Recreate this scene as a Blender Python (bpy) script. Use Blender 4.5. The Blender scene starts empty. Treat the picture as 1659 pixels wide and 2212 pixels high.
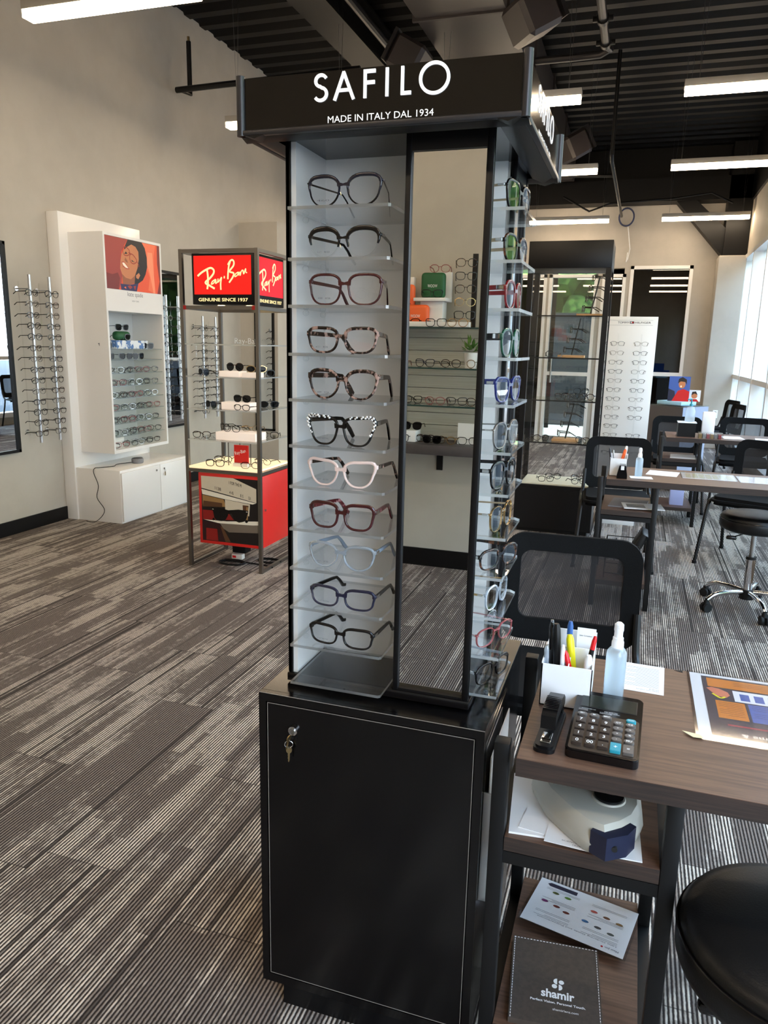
import bpy, bmesh, math, random
from mathutils import Vector, Matrix
random.seed(7)
PI = math.pi
sc = bpy.context.scene
COL = sc.collection

# ---------------------------------------------------------------- camera
cam = bpy.data.cameras.new('camera'); camo = bpy.data.objects.new('camera', cam); COL.objects.link(camo)
cam.sensor_fit = 'HORIZONTAL'; cam.sensor_width = 36.0
cam.lens = 36.0*1624.9/1659.0
cam.clip_start = 0.02; cam.clip_end = 200
YAW, PITCH, ROLL = math.radians(18.0487), math.radians(12.507), math.radians(1.2567)
f = Vector((-math.sin(YAW)*math.cos(PITCH), math.cos(YAW)*math.cos(PITCH), -math.sin(PITCH)))
r = Vector((math.cos(YAW), math.sin(YAW), 0)); u = r.cross(f)
r2 = r*math.cos(ROLL)+u*math.sin(ROLL); u2 = u*math.cos(ROLL)-r*math.sin(ROLL)
camo.matrix_world = Matrix(((r2.x, u2.x, -f.x, 0), (r2.y, u2.y, -f.y, 0), (r2.z, u2.z, -f.z, 1.45), (0, 0, 0, 1)))
sc.camera = camo
# ---------------------------------------------------------------- world, light, exposure
SKY = 5.0; PEND = 13.5; SUN = 3.0; EXPO = 1.2
sc.view_settings.view_transform = 'Standard'; sc.view_settings.look = 'None'
sc.view_settings.gamma = 1; sc.view_settings.use_curve_mapping = False
sc.view_settings.exposure = EXPO
sc.cycles.transparent_max_bounces = 40; sc.cycles.max_bounces = 10; sc.cycles.diffuse_bounces = 5; sc.cycles.glossy_bounces = 5
w = bpy.data.worlds.new('sky'); sc.world = w; w.use_nodes = True
nt = w.node_tree; bg = nt.nodes['Background']
tc = nt.nodes.new('ShaderNodeTexCoord'); sx = nt.nodes.new('ShaderNodeSeparateXYZ'); cr = nt.nodes.new('ShaderNodeValToRGB')
nt.links.new(tc.outputs['Generated'], sx.inputs[0]); nt.links.new(sx.outputs['Z'], cr.inputs[0]); nt.links.new(cr.outputs[0], bg.inputs[0])
cr.color_ramp.elements[0].position = 0.0; cr.color_ramp.elements[0].color = (.86, .93, 1, 1)
cr.color_ramp.elements[1].position = .7; cr.color_ramp.elements[1].color = (.42, .66, 1, 1)
bg.inputs[1].default_value = SKY
sun = bpy.data.lights.new('sun', 'SUN'); sun.energy = SUN; sun.angle = .01; sun.color = (1, .95, .88)
suno = bpy.data.objects.new('sun', sun); COL.objects.link(suno); suno.rotation_euler = (math.radians(28), math.radians(-30), 0)
def area(name, loc, rot, sx_, sy_, e, col=(1, 1, 1), portal=False):
    l = bpy.data.lights.new(name, 'AREA'); l.shape = 'RECTANGLE'; l.size = sx_; l.size_y = sy_; l.energy = e; l.color = col
    o = bpy.data.objects.new(name, l); COL.objects.link(o); o.location = loc; o.rotation_euler = rot
    if portal: l.cycles.is_portal = True
    return o
area('window_portal', (1.55, 6.65, 1.5), (0, PI/2, 0), 2.9, 12.9, 1, portal=True)

# ---------------------------------------------------------------- materials
def lin(h):
    if not isinstance(h, str): return tuple(h)
    h = h.lstrip('#'); o = []
    for i in (0, 2, 4):
        c = int(h[i:i+2], 16)/255; o.append(c/12.92 if c <= .04045 else ((c+.055)/1.055)**2.4)
    return tuple(o)
MATS = {}
def mat(name, col='#808080', rough=.5, metal=0., spec=.5, emit=0., ecol=None, coat=0., trans=0., ior=1.5):
    if name in MATS: return MATS[name]
    m = bpy.data.materials.new(name); m.use_nodes = True; b = m.node_tree.nodes['Principled BSDF']
    c = lin(col); b.inputs['Base Color'].default_value = (*c, 1); b.inputs['Roughness'].default_value = rough
    b.inputs['Metallic'].default_value = metal; b.inputs['Specular IOR Level'].default_value = spec
    b.inputs['Coat Weight'].default_value = coat; b.inputs['Coat Roughness'].default_value = .04
    b.inputs['Transmission Weight'].default_value = trans; b.inputs['IOR'].default_value = ior
    if emit: b.inputs['Emission Color'].default_value = (*lin(ecol or col), 1); b.inputs['Emission Strength'].default_value = emit
    MATS[name] = m; return m
class G:
    """little node builder"""
    def __init__(s, m): s.t = m.node_tree; s.b = s.t.nodes['Principled BSDF']
    def n(s, ty, **k):
        o = s.t.nodes.new(ty)
        for a, v in k.items(): setattr(o, a, v)
        return o
    def put(s, inp, v):
        if hasattr(v, 'links'): s.t.links.new(v, inp)
        else: inp.default_value = v
    def m(s, op, a, b=0., c=0., clamp=False):
        o = s.n('ShaderNodeMath', operation=op, use_clamp=clamp); s.put(o.inputs[0], a); s.put(o.inputs[1], b); s.put(o.inputs[2], c); return o.outputs[0]
    def xyz(s):
        t = s.n('ShaderNodeTexCoord'); q = s.n('ShaderNodeSeparateXYZ'); s.t.links.new(t.outputs['Object'], q.inputs[0]); return q.outputs
    def vec(s, x=0., y=0., z=0.):
        o = s.n('ShaderNodeCombineXYZ'); s.put(o.inputs[0], x); s.put(o.inputs[1], y); s.put(o.inputs[2], z); return o.outputs[0]
    def noise(s, v, scale=1., detail=2., rough=.5):
        o = s.n('ShaderNodeTexNoise'); s.put(o.inputs['Vector'], v); o.inputs['Scale'].default_value = scale; o.inputs['Detail'].default_value = detail; o.inputs['Roughness'].default_value = rough; return o.outputs[0]
    def white(s, v):
        o = s.n('ShaderNodeTexWhiteNoise'); s.put(o.inputs['Vector'], v); return o.outputs[0]
    def ramp(s, v, lo, hi, a=0., b=1.):
        o = s.n('ShaderNodeMapRange', interpolation_type='SMOOTHSTEP'); s.put(o.inputs[0], v); s.put(o.inputs[1], lo); s.put(o.inputs[2], hi); s.put(o.inputs[3], a); s.put(o.inputs[4], b); return o.outputs[0]
    def mix(s, fac, a, b):
        o = s.n('ShaderNodeMix', data_type='RGBA'); s.put(o.inputs[0], fac)
        for i, v in ((6, a), (7, b)): s.put(o.inputs[i], v if hasattr(v, 'links') else (*lin(v), 1))
        return o.outputs[2]
    def bump(s, h, st=.3, d=.002):
        o = s.n('ShaderNodeBump'); o.inputs['Strength'].default_value = st; o.inputs['Distance'].default_value = d; s.put(o.inputs['Height'], h); s.t.links.new(o.outputs[0], s.b.inputs['Normal'])
    def col(s, c): s.t.links.new(c, s.b.inputs['Base Color'])

def noisy(name, a, b, scale=8., lo=.35, hi=.65, stretch=(1, 1, 1), bump=0., **k):
    m = mat(name, a, **k); g = G(m); p = g.xyz()
    v = g.vec(g.m('MULTIPLY', p[0], stretch[0]), g.m('MULTIPLY', p[1], stretch[1]), g.m('MULTIPLY', p[2], stretch[2]))
    n = g.noise(v, scale, 4., .6); g.col(g.mix(g.ramp(n, lo, hi), a, b))
    if bump: g.bump(n, bump)
    return m
def thin(name, tint=(1, 1, 1), gloss=.0, ior=1.5, rough=0., haze=0.):
    """thin clear pane: fresnel reflection over a clear, slightly tinted body"""
    m = bpy.data.materials.new(name); m.use_nodes = True; t = m.node_tree; t.nodes.clear()
    o = t.nodes.new('ShaderNodeOutputMaterial'); tr = t.nodes.new('ShaderNodeBsdfTransparent'); gl = t.nodes.new('ShaderNodeBsdfGlossy')
    fr = t.nodes.new('ShaderNodeFresnel'); ge = t.nodes.new('ShaderNodeNewGeometry'); mr = t.nodes.new('ShaderNodeMapRange'); mr.inputs[3].default_value = ior; mr.inputs[4].default_value = 1/ior
    t.links.new(ge.outputs['Backfacing'], mr.inputs[0]); t.links.new(mr.outputs[0], fr.inputs[0]); mx = t.nodes.new('ShaderNodeMixShader')
    tr.inputs[0].default_value = (*tint, 1); gl.inputs['Roughness'].default_value = rough
    ad = t.nodes.new('ShaderNodeMath'); ad.operation = 'ADD'; ad.inputs[1].default_value = gloss; ad.use_clamp = True
    t.links.new(fr.outputs[0], ad.inputs[0]); t.links.new(ad.outputs[0], mx.inputs[0])
    body = tr.outputs[0]
    if haze:
        df = t.nodes.new('ShaderNodeBsdfTranslucent'); df.inputs[0].default_value = (.9, .93, .95, 1); m2 = t.nodes.new('ShaderNodeMixShader'); m2.inputs[0].default_value = haze
        t.links.new(tr.outputs[0], m2.inputs[1]); t.links.new(df.outputs[0], m2.inputs[2]); body = m2.outputs[0]
    t.links.new(body, mx.inputs[1]); t.links.new(gl.outputs[0], mx.inputs[2]); t.links.new(mx.outputs[0], o.inputs[0])
    MATS[name] = m; return m

# ---------------------------------------------------------------- mesh builder
class MB:
    def __init__(s): s.v = []; s.f = []; s.mi = []; s.mats = []
    def k(s, m):
        if isinstance(m, str): m = MATS[m]
        if m not in s.mats: s.mats.append(m)
        return s.mats.index(m)
    def add(s, vs, fs, m, M4=None):
        o = len(s.v); s.v += [tuple(M4 @ Vector(p)) if M4 else tuple(p) for p in vs]; i = s.k(m)
        for q in fs: s.f.append([o+a for a in q]); s.mi.append(i)
        return s
    def bm(s, b, m, M4=None):
        b.verts.index_update(); s.add([v.co[:] for v in b.verts], [[v.index for v in fc.verts] for fc in b.faces], m, M4); b.free(); return s
    def box(s, x0, x1, y0, y1, z0, z1, m, bev=0., seg=2, M4=None):
        vs = [(x, y, z) for x in (x0, x1) for y in (y0, y1) for z in (z0, z1)]
        fs = [(0, 1, 3, 2), (4, 6, 7, 5), (0, 4, 5, 1), (2, 3, 7, 6), (0, 2, 6, 4), (1, 5, 7, 3)]
        if not bev: return s.add(vs, fs, m, M4)
        b = bmesh.new(); V = [b.verts.new(p) for p in vs]
        for q in fs: b.faces.new([V[i] for i in q])
        bev = min(bev, .49*min(x1-x0, y1-y0, z1-z0))
        bmesh.ops.bevel(b, geom=list(b.edges), offset=bev, segments=seg, affect='EDGES', profile=.5)
        return s.bm(b, m, M4)
    def prism(s, pts, ax, a, b_, m, M4=None):
        """2-D outline extruded along axis ax from a to b_"""
        n = len(pts)
        def P(p, h): return {'x': (h, p[0], p[1]), 'y': (p[0], h, p[1]), 'z': (p[0], p[1], h)}[ax]
        vs = [P(p, a) for p in pts]+[P(p, b_) for p in pts]
        return s.add(vs, [tuple(range(n))[::-1], tuple(range(n, 2*n))]+[(i, (i+1) % n, n+(i+1) % n, n+i) for i in range(n)], m, M4)
    def tube(s, pts, rad, m, seg=10, closed=False, sect=None, cap=True, M4=None):
        pts = [Vector(p) for p in pts]; n = len(pts); rads = rad if isinstance(rad, (list, tuple)) else [rad]*n
        sect = sect or [(math.cos(2*PI*i/seg), math.sin(2*PI*i/seg)) for i in range(seg)]; k = len(sect)
        T = []
        for i in range(n):
            a = pts[i-1] if (i or closed) else pts[i]; b = pts[(i+1) % n] if (i < n-1 or closed) else pts[i]
            T.append((b-a).normalized() if (b-a).length > 1e-9 else Vector((0, 0, 1)))
        up = Vector((0, 0, 1)) if abs(T[0].z) < .9 else Vector((0, 1, 0)); A = (up-T[0]*up.dot(T[0])).normalized(); vs = []
        for i in range(n):
            A = (A-T[i]*A.dot(T[i])).normalized(); B = T[i].cross(A)
            for (p, q) in sect: vs.append(pts[i]+(B*p+A*q)*rads[i])
        fs = [(i*k+j, i*k+(j+1) % k, ((i+1) % n)*k+(j+1) % k, ((i+1) % n)*k+j) for i in range(n if closed else n-1) for j in range(k)]
        if cap and not closed: fs += [tuple(range(k))[::-1], tuple(range((n-1)*k, n*k))]
        return s.add(vs, fs, m, M4)
    def cyl(s, c, rad, h, m, ax='z', seg=24, r2=None, M4=None):
        r2 = rad if r2 is None else r2; c = Vector(c); d = {'x': Vector((1, 0, 0)), 'y': Vector((0, 1, 0)), 'z': Vector((0, 0, 1))}[ax]
        return s.tube([c, c+d*h], [rad, r2], m, seg=seg, M4=M4)
    def lathe(s, prof, m, c=(0, 0, 0), seg=32, M4=None):
        vs = []; n = len(prof)
        for (rr, z) in prof:
            for i in range(seg): vs.append((c[0]+rr*math.cos(2*PI*i/seg), c[1]+rr*math.sin(2*PI*i/seg), c[2]+z))
        fs = [(j*seg+i, j*seg+(i+1) % seg, (j+1)*seg+(i+1) % seg, (j+1)*seg+i) for j in range(n-1) for i in range(seg)]
        fs += [tuple(range(seg))[::-1], tuple(range((n-1)*seg, n*seg))]
        return s.add(vs, fs, m, M4)
    def ball(s, c, rad, m, u_=10, v_=6, sc_=(1, 1, 1), M4=None):
        b = bmesh.new(); bmesh.ops.create_uvsphere(b, u_segments=u_, v_segments=v_, radius=rad)
        for q in b.verts: q.co = Vector((q.co.x*sc_[0]+c[0], q.co.y*sc_[1]+c[1], q.co.z*sc_[2]+c[2]))
        return s.bm(b, m, M4)
    def poly(s, pts, F, off, m):
        """flat outline in frame F=(origin,xdir,ydir) lifted by off"""
        o, X, Y = (Vector(a) for a in F); N = X.cross(Y).normalized()
        return s.add([o+X*p[0]+Y*p[1]+N*off for p in pts], [tuple(range(len(pts)))], m)
    def ribbon(s, pts, wd, F, off, m, th=0., closed=False, smooth=True):
        o, X, Y = (Vector(a) for a in F); N = X.cross(Y).normalized()
        P2 = cr_spline(pts, 6, closed) if smooth and len(pts) > 2 else pts
        n = len(P2); L = []; R_ = []
        for i in range(n):
            a = P2[i-1] if (i or closed) else P2[i]; b = P2[(i+1) % n] if (i < n-1 or closed) else P2[i]
            d = o*0+X*(b[0]-a[0])+Y*(b[1]-a[1]); d = d.normalized() if d.length > 0 else X.normalized(); q = N.cross(d)*wd/2
            c = o+X*P2[i][0]+Y*P2[i][1]+N*off; L.append(c+q); R_.append(c-q)
        vs = L+R_; fs = [(i, n+i, n+(i+1) % n, (i+1) % n) for i in range(n if closed else n-1)]
        if th:
            k = len(vs); vs = [v+N*th for v in vs]+vs
            fs += [(i, (i+1) % n, k+(i+1) % n, k+i) for i in range(n if closed else n-1)]+[(n+(i+1) % n, n+i, k+n+i, k+n+(i+1) % n) for i in range(n if closed else n-1)]
            if not closed: fs += [(0, k, k+n, n), (n-1, 2*n-1, k+2*n-1, k+n-1)]
        return s.add(vs, fs, m)
    def text(s, body, F, m, off=.0005, width=None, height=None, align='L', th=0., bold=0.):
        """lettering: F=(origin, unit xdir, unit ydir); cap height `height` m, squeezed to `width`"""
        cu = bpy.data.curves.new('t', 'FONT'); cu.body = body; cu.size = 1; cu.offset = bold; cu.resolution_u = 3
        ob = bpy.data.objects.new('t', cu); COL.objects.link(ob)
        me = bpy.data.meshes.new_from_object(ob.evaluated_get(bpy.context.evaluated_depsgraph_get()))
        vs = [v.co.copy() for v in me.vertices]; fs = [tuple(p.vertices) for p in me.polygons]
        bpy.data.objects.remove(ob); bpy.data.curves.remove(cu); bpy.data.meshes.remove(me)
        if not vs: return s
        x0 = min(v.x for v in vs); x1 = max(v.x for v in vs)
        ky = height/.72; kx = (width/(x1-x0)) if width else ky
        tot = (x1-x0)*kx; sh = {'L': 0, 'C': -tot/2, 'R': -tot}[align]
        o, X, Y = (Vector(a) for a in F); N = X.cross(Y).normalized()
        return s.add([o+X*((v.x-x0)*kx+sh)+Y*(v.y*ky)+N*(off+th) for v in vs], fs, m)
    def build(s, name, parent=None, smooth=True, ang=35, loc=None):
        me = bpy.data.meshes.new(name); base = root_loc(parent) if loc is None else Vector(loc)
        if loc is not None and parent is not None: base = root_loc(parent)
        me.from_pydata([(p[0]-base.x, p[1]-base.y, p[2]-base.z) for p in s.v], [], s.f)
        for m in s.mats: me.materials.append(m)
        me.polygons.foreach_set('material_index', s.mi)
        if smooth:
            me.polygons.foreach_set('use_smooth', [True]*len(me.polygons)); me.set_sharp_from_angle(angle=math.radians(ang))
        me.update()
        o = bpy.data.objects.new(name, me); COL.objects.link(o)
        if parent is not None: o.parent = parent
        elif loc is not None: o.location = loc
        return o
def cr_spline(P, k, closed=False):
    P = [Vector((*p, 0)[:3]) if len(p) == 2 else Vector(p) for p in P]; n = len(P); out = []
    for i in range(n if closed else n-1):
        if closed: a, b, c, d = P[i-1], P[i], P[(i+1) % n], P[(i+2) % n]
        else: a, b, c, d = P[max(i-1, 0)], P[i], P[i+1], P[min(i+2, n-1)]
        for j in range(k):
            t = j/k; out.append(.5*((2*b)+(c-a)*t+(2*a-5*b+4*c-d)*t*t+(3*b-a-3*c+d)*t**3))
    if not closed: out.append(P[-1])
    return out
def root_loc(p):
    v = Vector((0, 0, 0))
    while p is not None: v += p.location; p = p.parent
    return v
def tag(o, label=None, cat=None, group=None, kind=None):
    if label: o['label'] = label
    if cat: o['category'] = cat
    if group: o['group'] = group
    if kind: o['kind'] = kind
    return o
def thing(name, label, cat, loc=(0, 0, 0), group=None):
    o = bpy.data.objects.new(name, None); COL.objects.link(o); o.location = loc; o.empty_display_size = .05
    return tag(o, label, cat, group)
def struct(name, mb, parent=None, **k):
    o = mb.build(name, parent, **k)
    if parent is None: o['kind'] = 'structure'
    return o
KIDS = {}
def copy_tree(o, parent=None):
    if o not in KIDS: KIDS[o] = [c for c in bpy.data.objects if c.parent == o]
    c = o.copy(); COL.objects.link(c); c.parent = parent
    for ch in KIDS[o]: copy_tree(ch, c)
    return c
def put(o, loc, rz=0., label=None, group=None, rx=0., ry=0.):
    o.location = loc; o.rotation_euler = (rx, ry, rz)
    if label: o['label'] = label
    if group: o['group'] = group
    return o
ORD = ['first', 'second', 'third', 'fourth', 'fifth', 'sixth', 'seventh', 'eighth', 'ninth', 'tenth', 'eleventh', 'twelfth', 'thirteenth', 'fourteenth', 'fifteenth']
def nth(i, n):
    return 'topmost' if i == 0 else ('lowest' if i == n-1 else ORD[i]+' from top')
def rrect(x0, x1, y0, y1, rr, k=5):
    o = []
    for cx, cy, a0 in ((x1-rr, y1-rr, 0), (x0+rr, y1-rr, 90), (x0+rr, y0+rr, 180), (x1-rr, y0+rr, 270)):
        for i in range(k+1):
            a = math.radians(a0+90*i/k); o.append((cx+rr*math.cos(a), cy+rr*math.sin(a)))
    return o

# palette
mat('black_gloss', '#0c0a0b', .16, spec=.5); mat('black_satin', '#0b0a0b', .38, spec=.3); mat('black_matte', '#0d0c0d', .6, spec=.3); mat('black_metal', '#0d0d0e', .42, spec=.35)
mat('edge_grey', '#8f857c', .5); mat('white_gloss', '#efece8', .22); mat('white_paint', '#e9e6e1', .5); mat('white_plastic', '#f2f3f5', .35)
mat('chrome', '#d8d8da', .12, 1.); mat('steel', '#a8a7a5', .3, 1.); mat('gunmetal', '#857f79', .35, 1.); mat('brass', '#b09a70', .3, 1.); mat('alu_dark', '#3a393c', .35, .6)
mat('mirror', '#d9dbdc', .0, 1.); mat('rubber', '#111112', .7); mat('paper', '#f1f0f0', .6); mat('ink', '#26262b', .6); mat('ink_grey', '#77767c', .6)
mat('red_panel', '#d8251f', .35); mat('red_dark', '#a81512', .4); mat('letter_white', '#ffffff', .4, emit=.25, ecol='#ffffff')
mat('teal', '#2b93a6', .3); mat('yellow', '#f2ea1a', .35); mat('red', '#d6141c', .3); mat('blue', '#2a5a9c', .4); mat('orange', '#f2672c', .45); mat('green', '#1f5c33', .5)
mat('lilac', '#a9b5e6', .5); mat('pale_blue', '#a9d4ea', .5)
noisy('wall_paint', '#bdb5a8', '#b7afa2', 3., rough=.75)
noisy('wall_white', '#b9b2a7', '#b3aca1', 3., rough=.75)
noisy('wood_dark', '#6a4d3d', '#50392d', 6., .3, .7, (1.2, 22, 22), rough=.42, bump=.05)
noisy('wood_edge', '#3a2a22', '#241b16', 6., .3, .7, (1.2, 30, 30), rough=.6, bump=.1)
noisy('wood_light', '#c99a66', '#b5834f', 6., .3, .7, (2, 20, 20), rough=.5)
noisy('tortoise', '#1b0f0c', '#a48478', 70., .5, .62, rough=.2)
noisy('tortoise_dark', '#140c0a', '#6b3f26', 60., .52, .7, rough=.2)
noisy('burgundy_marble', '#5c1a22', '#c98a90', 70., .52, .62, rough=.2)
noisy('leather', '#070708', '#0b0b0c', 300., .3, .7, rough=.38, spec=.4, bump=.2)
noisy('folder_brown', '#3a302a', '#332a25', 60., rough=.7, bump=.1)
thin('clear', (.985, .99, .99)); thin('lens', (.97, .975, .975), .015); thin('glass_green', (.93, .97, .95)); thin('acrylic', (.985, .99, .99), .015)
thin('acrylic_edge', (.93, .95, .95), .16, rough=.12, haze=.6); thin('lens_small', (.97, .975, .975), -.025, ior=1.38); thin('shade_lens', (.04, .04, .045), -.02, ior=1.4); thin('film', (.97, .97, .975), .0, rough=.06)
thin('bottle_body', (.86, .92, .96), .04, rough=.2, haze=.35); thin('window_glass', (.96, .98, .98), .02); thin('dark_glass', (.05, .05, .05), .03); thin('smoke_glass', (.38, .4, .38), .03)
# ================================================================ SETTING
XL, XR, YB, YF, ZC = -4.35, 1.38, -2.1, 13.0, 4.45
# carpet: planks 0.25 x 1 m, ribs run away from the camera
m = mat('carpet', '#5b534e', .95, spec=.15); g = G(m); p = g.xyz(); X, Y = p[0], p[1]
pi_ = g.m('FLOOR', g.m('DIVIDE', X, .25)); off = g.white(g.vec(pi_, 3.3, 1.))
cy = g.m('ADD', Y, off); pj = g.m('FLOOR', cy); rnd = g.white(g.vec(pi_, pj, 2.)); rnd2 = g.white(g.vec(pi_, pj, 9.))
PITCH_R = .0102
wob = g.m('MULTIPLY', g.m('SUBTRACT', g.noise(g.vec(g.m('MULTIPLY', X, 160.), g.m('MULTIPLY', Y, 110.), 0.), 1., 1.), .5), .0022)
rx = g.m('DIVIDE', g.m('ADD', X, wob), PITCH_R); rib = g.m('FLOOR', rx); r1 = g.white(g.vec(rib, pj, 4.))
prof = g.ramp(g.m('ABSOLUTE', g.m('SUBTRACT', g.m('FRACT', rx), .5)), .12, .38, 1., 0.)
n1 = g.noise(g.vec(g.m('MULTIPLY', X, 9.), g.m('ADD', g.m('MULTIPLY', Y, 2.2), g.m('MULTIPLY', rnd2, 20.)), g.m('MULTIPLY', rnd, 9.)), 1., 3.)
col_i = g.m('FLOOR', g.m('DIVIDE', X, .041)); blk = g.white(g.vec(col_i, g.m('FLOOR', g.m('ADD', g.m('DIVIDE', Y, .42), g.m('MULTIPLY', g.white(g.vec(col_i, 1., 6.)), 3.))), 7.))
n2 = g.noise(g.vec(g.m('MULTIPLY', X, 60.), g.m('MULTIPLY', Y, 30.), 3.), 1., 2.)
mixv = g.m('ADD', g.m('ADD', g.m('MULTIPLY', n1, .75), g.m('MULTIPLY', blk, .24)), g.m('ADD', g.m('MULTIPLY', rnd, .16), g.m('ADD', g.m('MULTIPLY', n2, .32), g.m('MULTIPLY', r1, .16))))
L = g.ramp(mixv, .75, .98)
ribc = g.mix(L, '#8a7e76', '#dccfc1'); base = g.mix(L, '#302a28', '#3b3431')
c = g.mix(prof, base, ribc)
dark = g.m('LESS_THAN', r1, .035); bright = g.m('GREATER_THAN', r1, .965)
c = g.mix(g.m('MULTIPLY', dark, .7), c, '#2a2624'); c = g.mix(g.m('MULTIPLY', g.m('MULTIPLY', bright, prof), .6), c, '#c4b9ae')
sx_ = g.m('LESS_THAN', g.m('FRACT', g.m('DIVIDE', X, .25)), .022); sy_ = g.m('LESS_THAN', g.m('FRACT', cy), .004)
c = g.mix(g.m('MULTIPLY', g.m('MAXIMUM', sx_, sy_), .6), c, '#262120')
g.col(c); g.bump(g.m('ADD', prof, g.m('MULTIPLY', n2, .6)), .6, .002)
struct('floor', MB().box(XL-.3, XR, YB-.3, YF+.1, -.1, 0, 'carpet'), smooth=False)
mat('ground_grey', '#55575a', .9); mat('backdrop_dark', '#4d5358', .8)
struct('wall_added_backdrop', MB().box(1.6, 20, 30, 34, 0, 9, 'backdrop_dark').box(-8, .5, YF+5, YF+5.2, -.02, 2.25, 'backdrop_dark'), smooth=False)  # dark backdrops added outside to tone down the bright view through the glass
struct('trim_9', MB().box(XR+.01, 30, -25, 45, -.12, -.02, 'ground_grey'), smooth=False)
struct('trim_10', MB().box(XL-.3, XR, YF+3.3, 45, -.12, -.02, 'ground_grey'), smooth=False)

noisy('deck_black', '#070606', '#090808', 4., rough=.5, spec=.25)
prf = []; y = YB-.2
while y < YF+.3:
    prf += [(y, ZC+.06), (y+.05, ZC), (y+.15, ZC), (y+.20, ZC+.06), (y+.26, ZC+.06)]; y += .27
prf += [(YF+.4, ZC+.2), (YB-.3, ZC+.2)]
struct('ceiling', MB().prism(prf, 'x', XL-.2, XR+.3, 'deck_black'), smooth=False)
struct('wall_left', MB().box(XL-.15, XL, YB-.2, YF+.2, 0, ZC+.02, 'wall_paint'), smooth=False)
struct('wall_back', MB().box(XL, XR+.15, YB-.15, YB, 0, ZC+.02, 'wall_paint'), smooth=False)
# closet volume protruding beside the left wall
struct('wall_closet', MB().box(XL, -3.88, 7.9, YF, 0, 2.745, 'wall_paint'), smooth=False)
# far wall with openings
wf = MB()
for (a, b_, z0, z1) in ((XL, -1.95, 0, ZC), (-1.95, .66, 2.72, ZC), (-1.55, -1.45, 0, 2.72), (-.75, -.62, 0, 2.72), (-.32, -.2, 0, 2.72), (.66, XR+.15, 0, ZC)):
    wf.box(a, b_, YF, YF+.15, z0, z1, 'wall_white')
struct('wall_far', wf, smooth=False)
# dark room behind the far glazing
mat('dark_room', '#0c0b0b', .8)
d = MB(); d.box(-.66, 1.0, YF+2.9, YF+3., 0, 3, 'dark_room').box(-.72, -.66, YF+.15, YF+3, 0, 3, 'dark_room').box(1., 1.06, YF+.15, YF+3, 0, 3, 'dark_room').box(-.72, 1.06, YF+.15, YF+3, 3, 3.05, 'dark_room').box(-.72, 1.06, YF+.15, YF+3, -.08, -.02, 'dark_room')
d.box(-2.0, -1.5, YF+1.4, YF+1.5, 0, 3, 'dark_room')
struct('wall_dark_room', d, smooth=False)
def opening(name, a, b_, y, z0, z1, rails=(), glass='dark_glass', fm='white_gloss', fw=.05, extra=None):
    m_ = MB().box(a, b_, y+.06, y+.07, z0, z1, glass); w_ = struct(name, m_, smooth=False)
    fr = MB().box(a-.03, a+fw-.03, y-.015, y+.12, z0, z1+.03, fm).box(b_-fw+.03, b_+.03, y-.015, y+.12, z0, z1+.03, fm).box(a-.03, b_+.03, y-.015, y+.12, z1-fw+.03, z1+.03, fm)
    for z in rails: fr.box(a, b_, y-.01, y+.12, z-.03, z+.03, fm)
    fr.build('frame', w_, smooth=False); return w_
opening('window_2', -.2, .66, YF, 0, 2.72, (1.09,))
opening('door_1', -.62, -.32, YF, 0, 2.6, ())
wd = opening('door_2', -1.45, -.75, YF, 0, 2.6, (1.05,), glass='smoke_glass')
MB().tube([(-1.36, YF-.06, .9), (-1.36, YF-.06, 1.3)], .014, 'steel').build('handle', wd)
opening('window_3', -1.95, -1.55, YF, 0, 2.6, (), glass='dark_glass')
# window wall on the right
wr = MB(); wr.box(XR, XR+.15, YB-.1, YF, 2.85, ZC, 'wall_paint').box(XR, XR+.15, YB-.1, YF, 0, .12, 'wall_white').box(XR, XR+.15, YB-.1, -1.9, .12, 2.85, 'wall_white')
struct('wall_right', wr, smooth=False)
win = struct('window_1', MB().box(XR+.09, XR+.10, .3, YF, .12, 2.85, 'window_glass'), smooth=False)
fr = MB(); fr.box(XR-.02, XR+.14, .3, YF, 2.79, 2.85, 'white_gloss').box(XR-.02, XR+.14, .3, YF, .12, .2, 'white_gloss').box(XR-.01, XR+.13, .3, YF, 1.075, 1.135, 'white_gloss')
for i in range(11):
    yy = 12.9-i*1.22; fr.box(XR-.02, XR+.14, yy-.03, yy+.03, .12, 2.85, 'white_gloss')
fr.build('window_frame', win, smooth=False)
# white pilaster, black steel column and knee brace, black beam band
struct('trim_1', MB().box(1.0, XR, 12.55, YF, 0, 2.84, 'wall_white', bev=.01), smooth=False)
st = MB().box(1.05, XR, 12.6, YF, 2.84, 4.4, 'deck_black').box(-2.0, XR, 12.6, 12.95, 3.63, 3.95, 'deck_black')
st.prism([(.28, 3.7), (.55, 3.7), (1.2, 3.1), (1.2, 2.84), (1.05, 2.84)], 'y', 12.65, 12.9, 'deck_black')
struct('trim_2', st, smooth=False)
struct('trim_3', MB().box(XR-.03, XR+.0, YB, 12.6, 3.6, ZC, 'deck_black').box(XL, XR, YF-.02, YF, 3.95, ZC, 'deck_black'), smooth=False)
struct('baseboard_left', MB().box(XL, XL+.012, YB, 7.9, 0, .105, 'black_satin').box(XL, -3.87, 7.888, 7.9, 0, .105, 'black_satin'), smooth=False)
struct('baseboard_back', MB().box(XL, XR, YB, YB+.012, 0, .12, 'black_satin'), smooth=False)
struct('baseboard_far', MB().box(.66, 1.0, YF-.012, YF, 0, .1, 'black_satin'), smooth=False)
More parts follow.
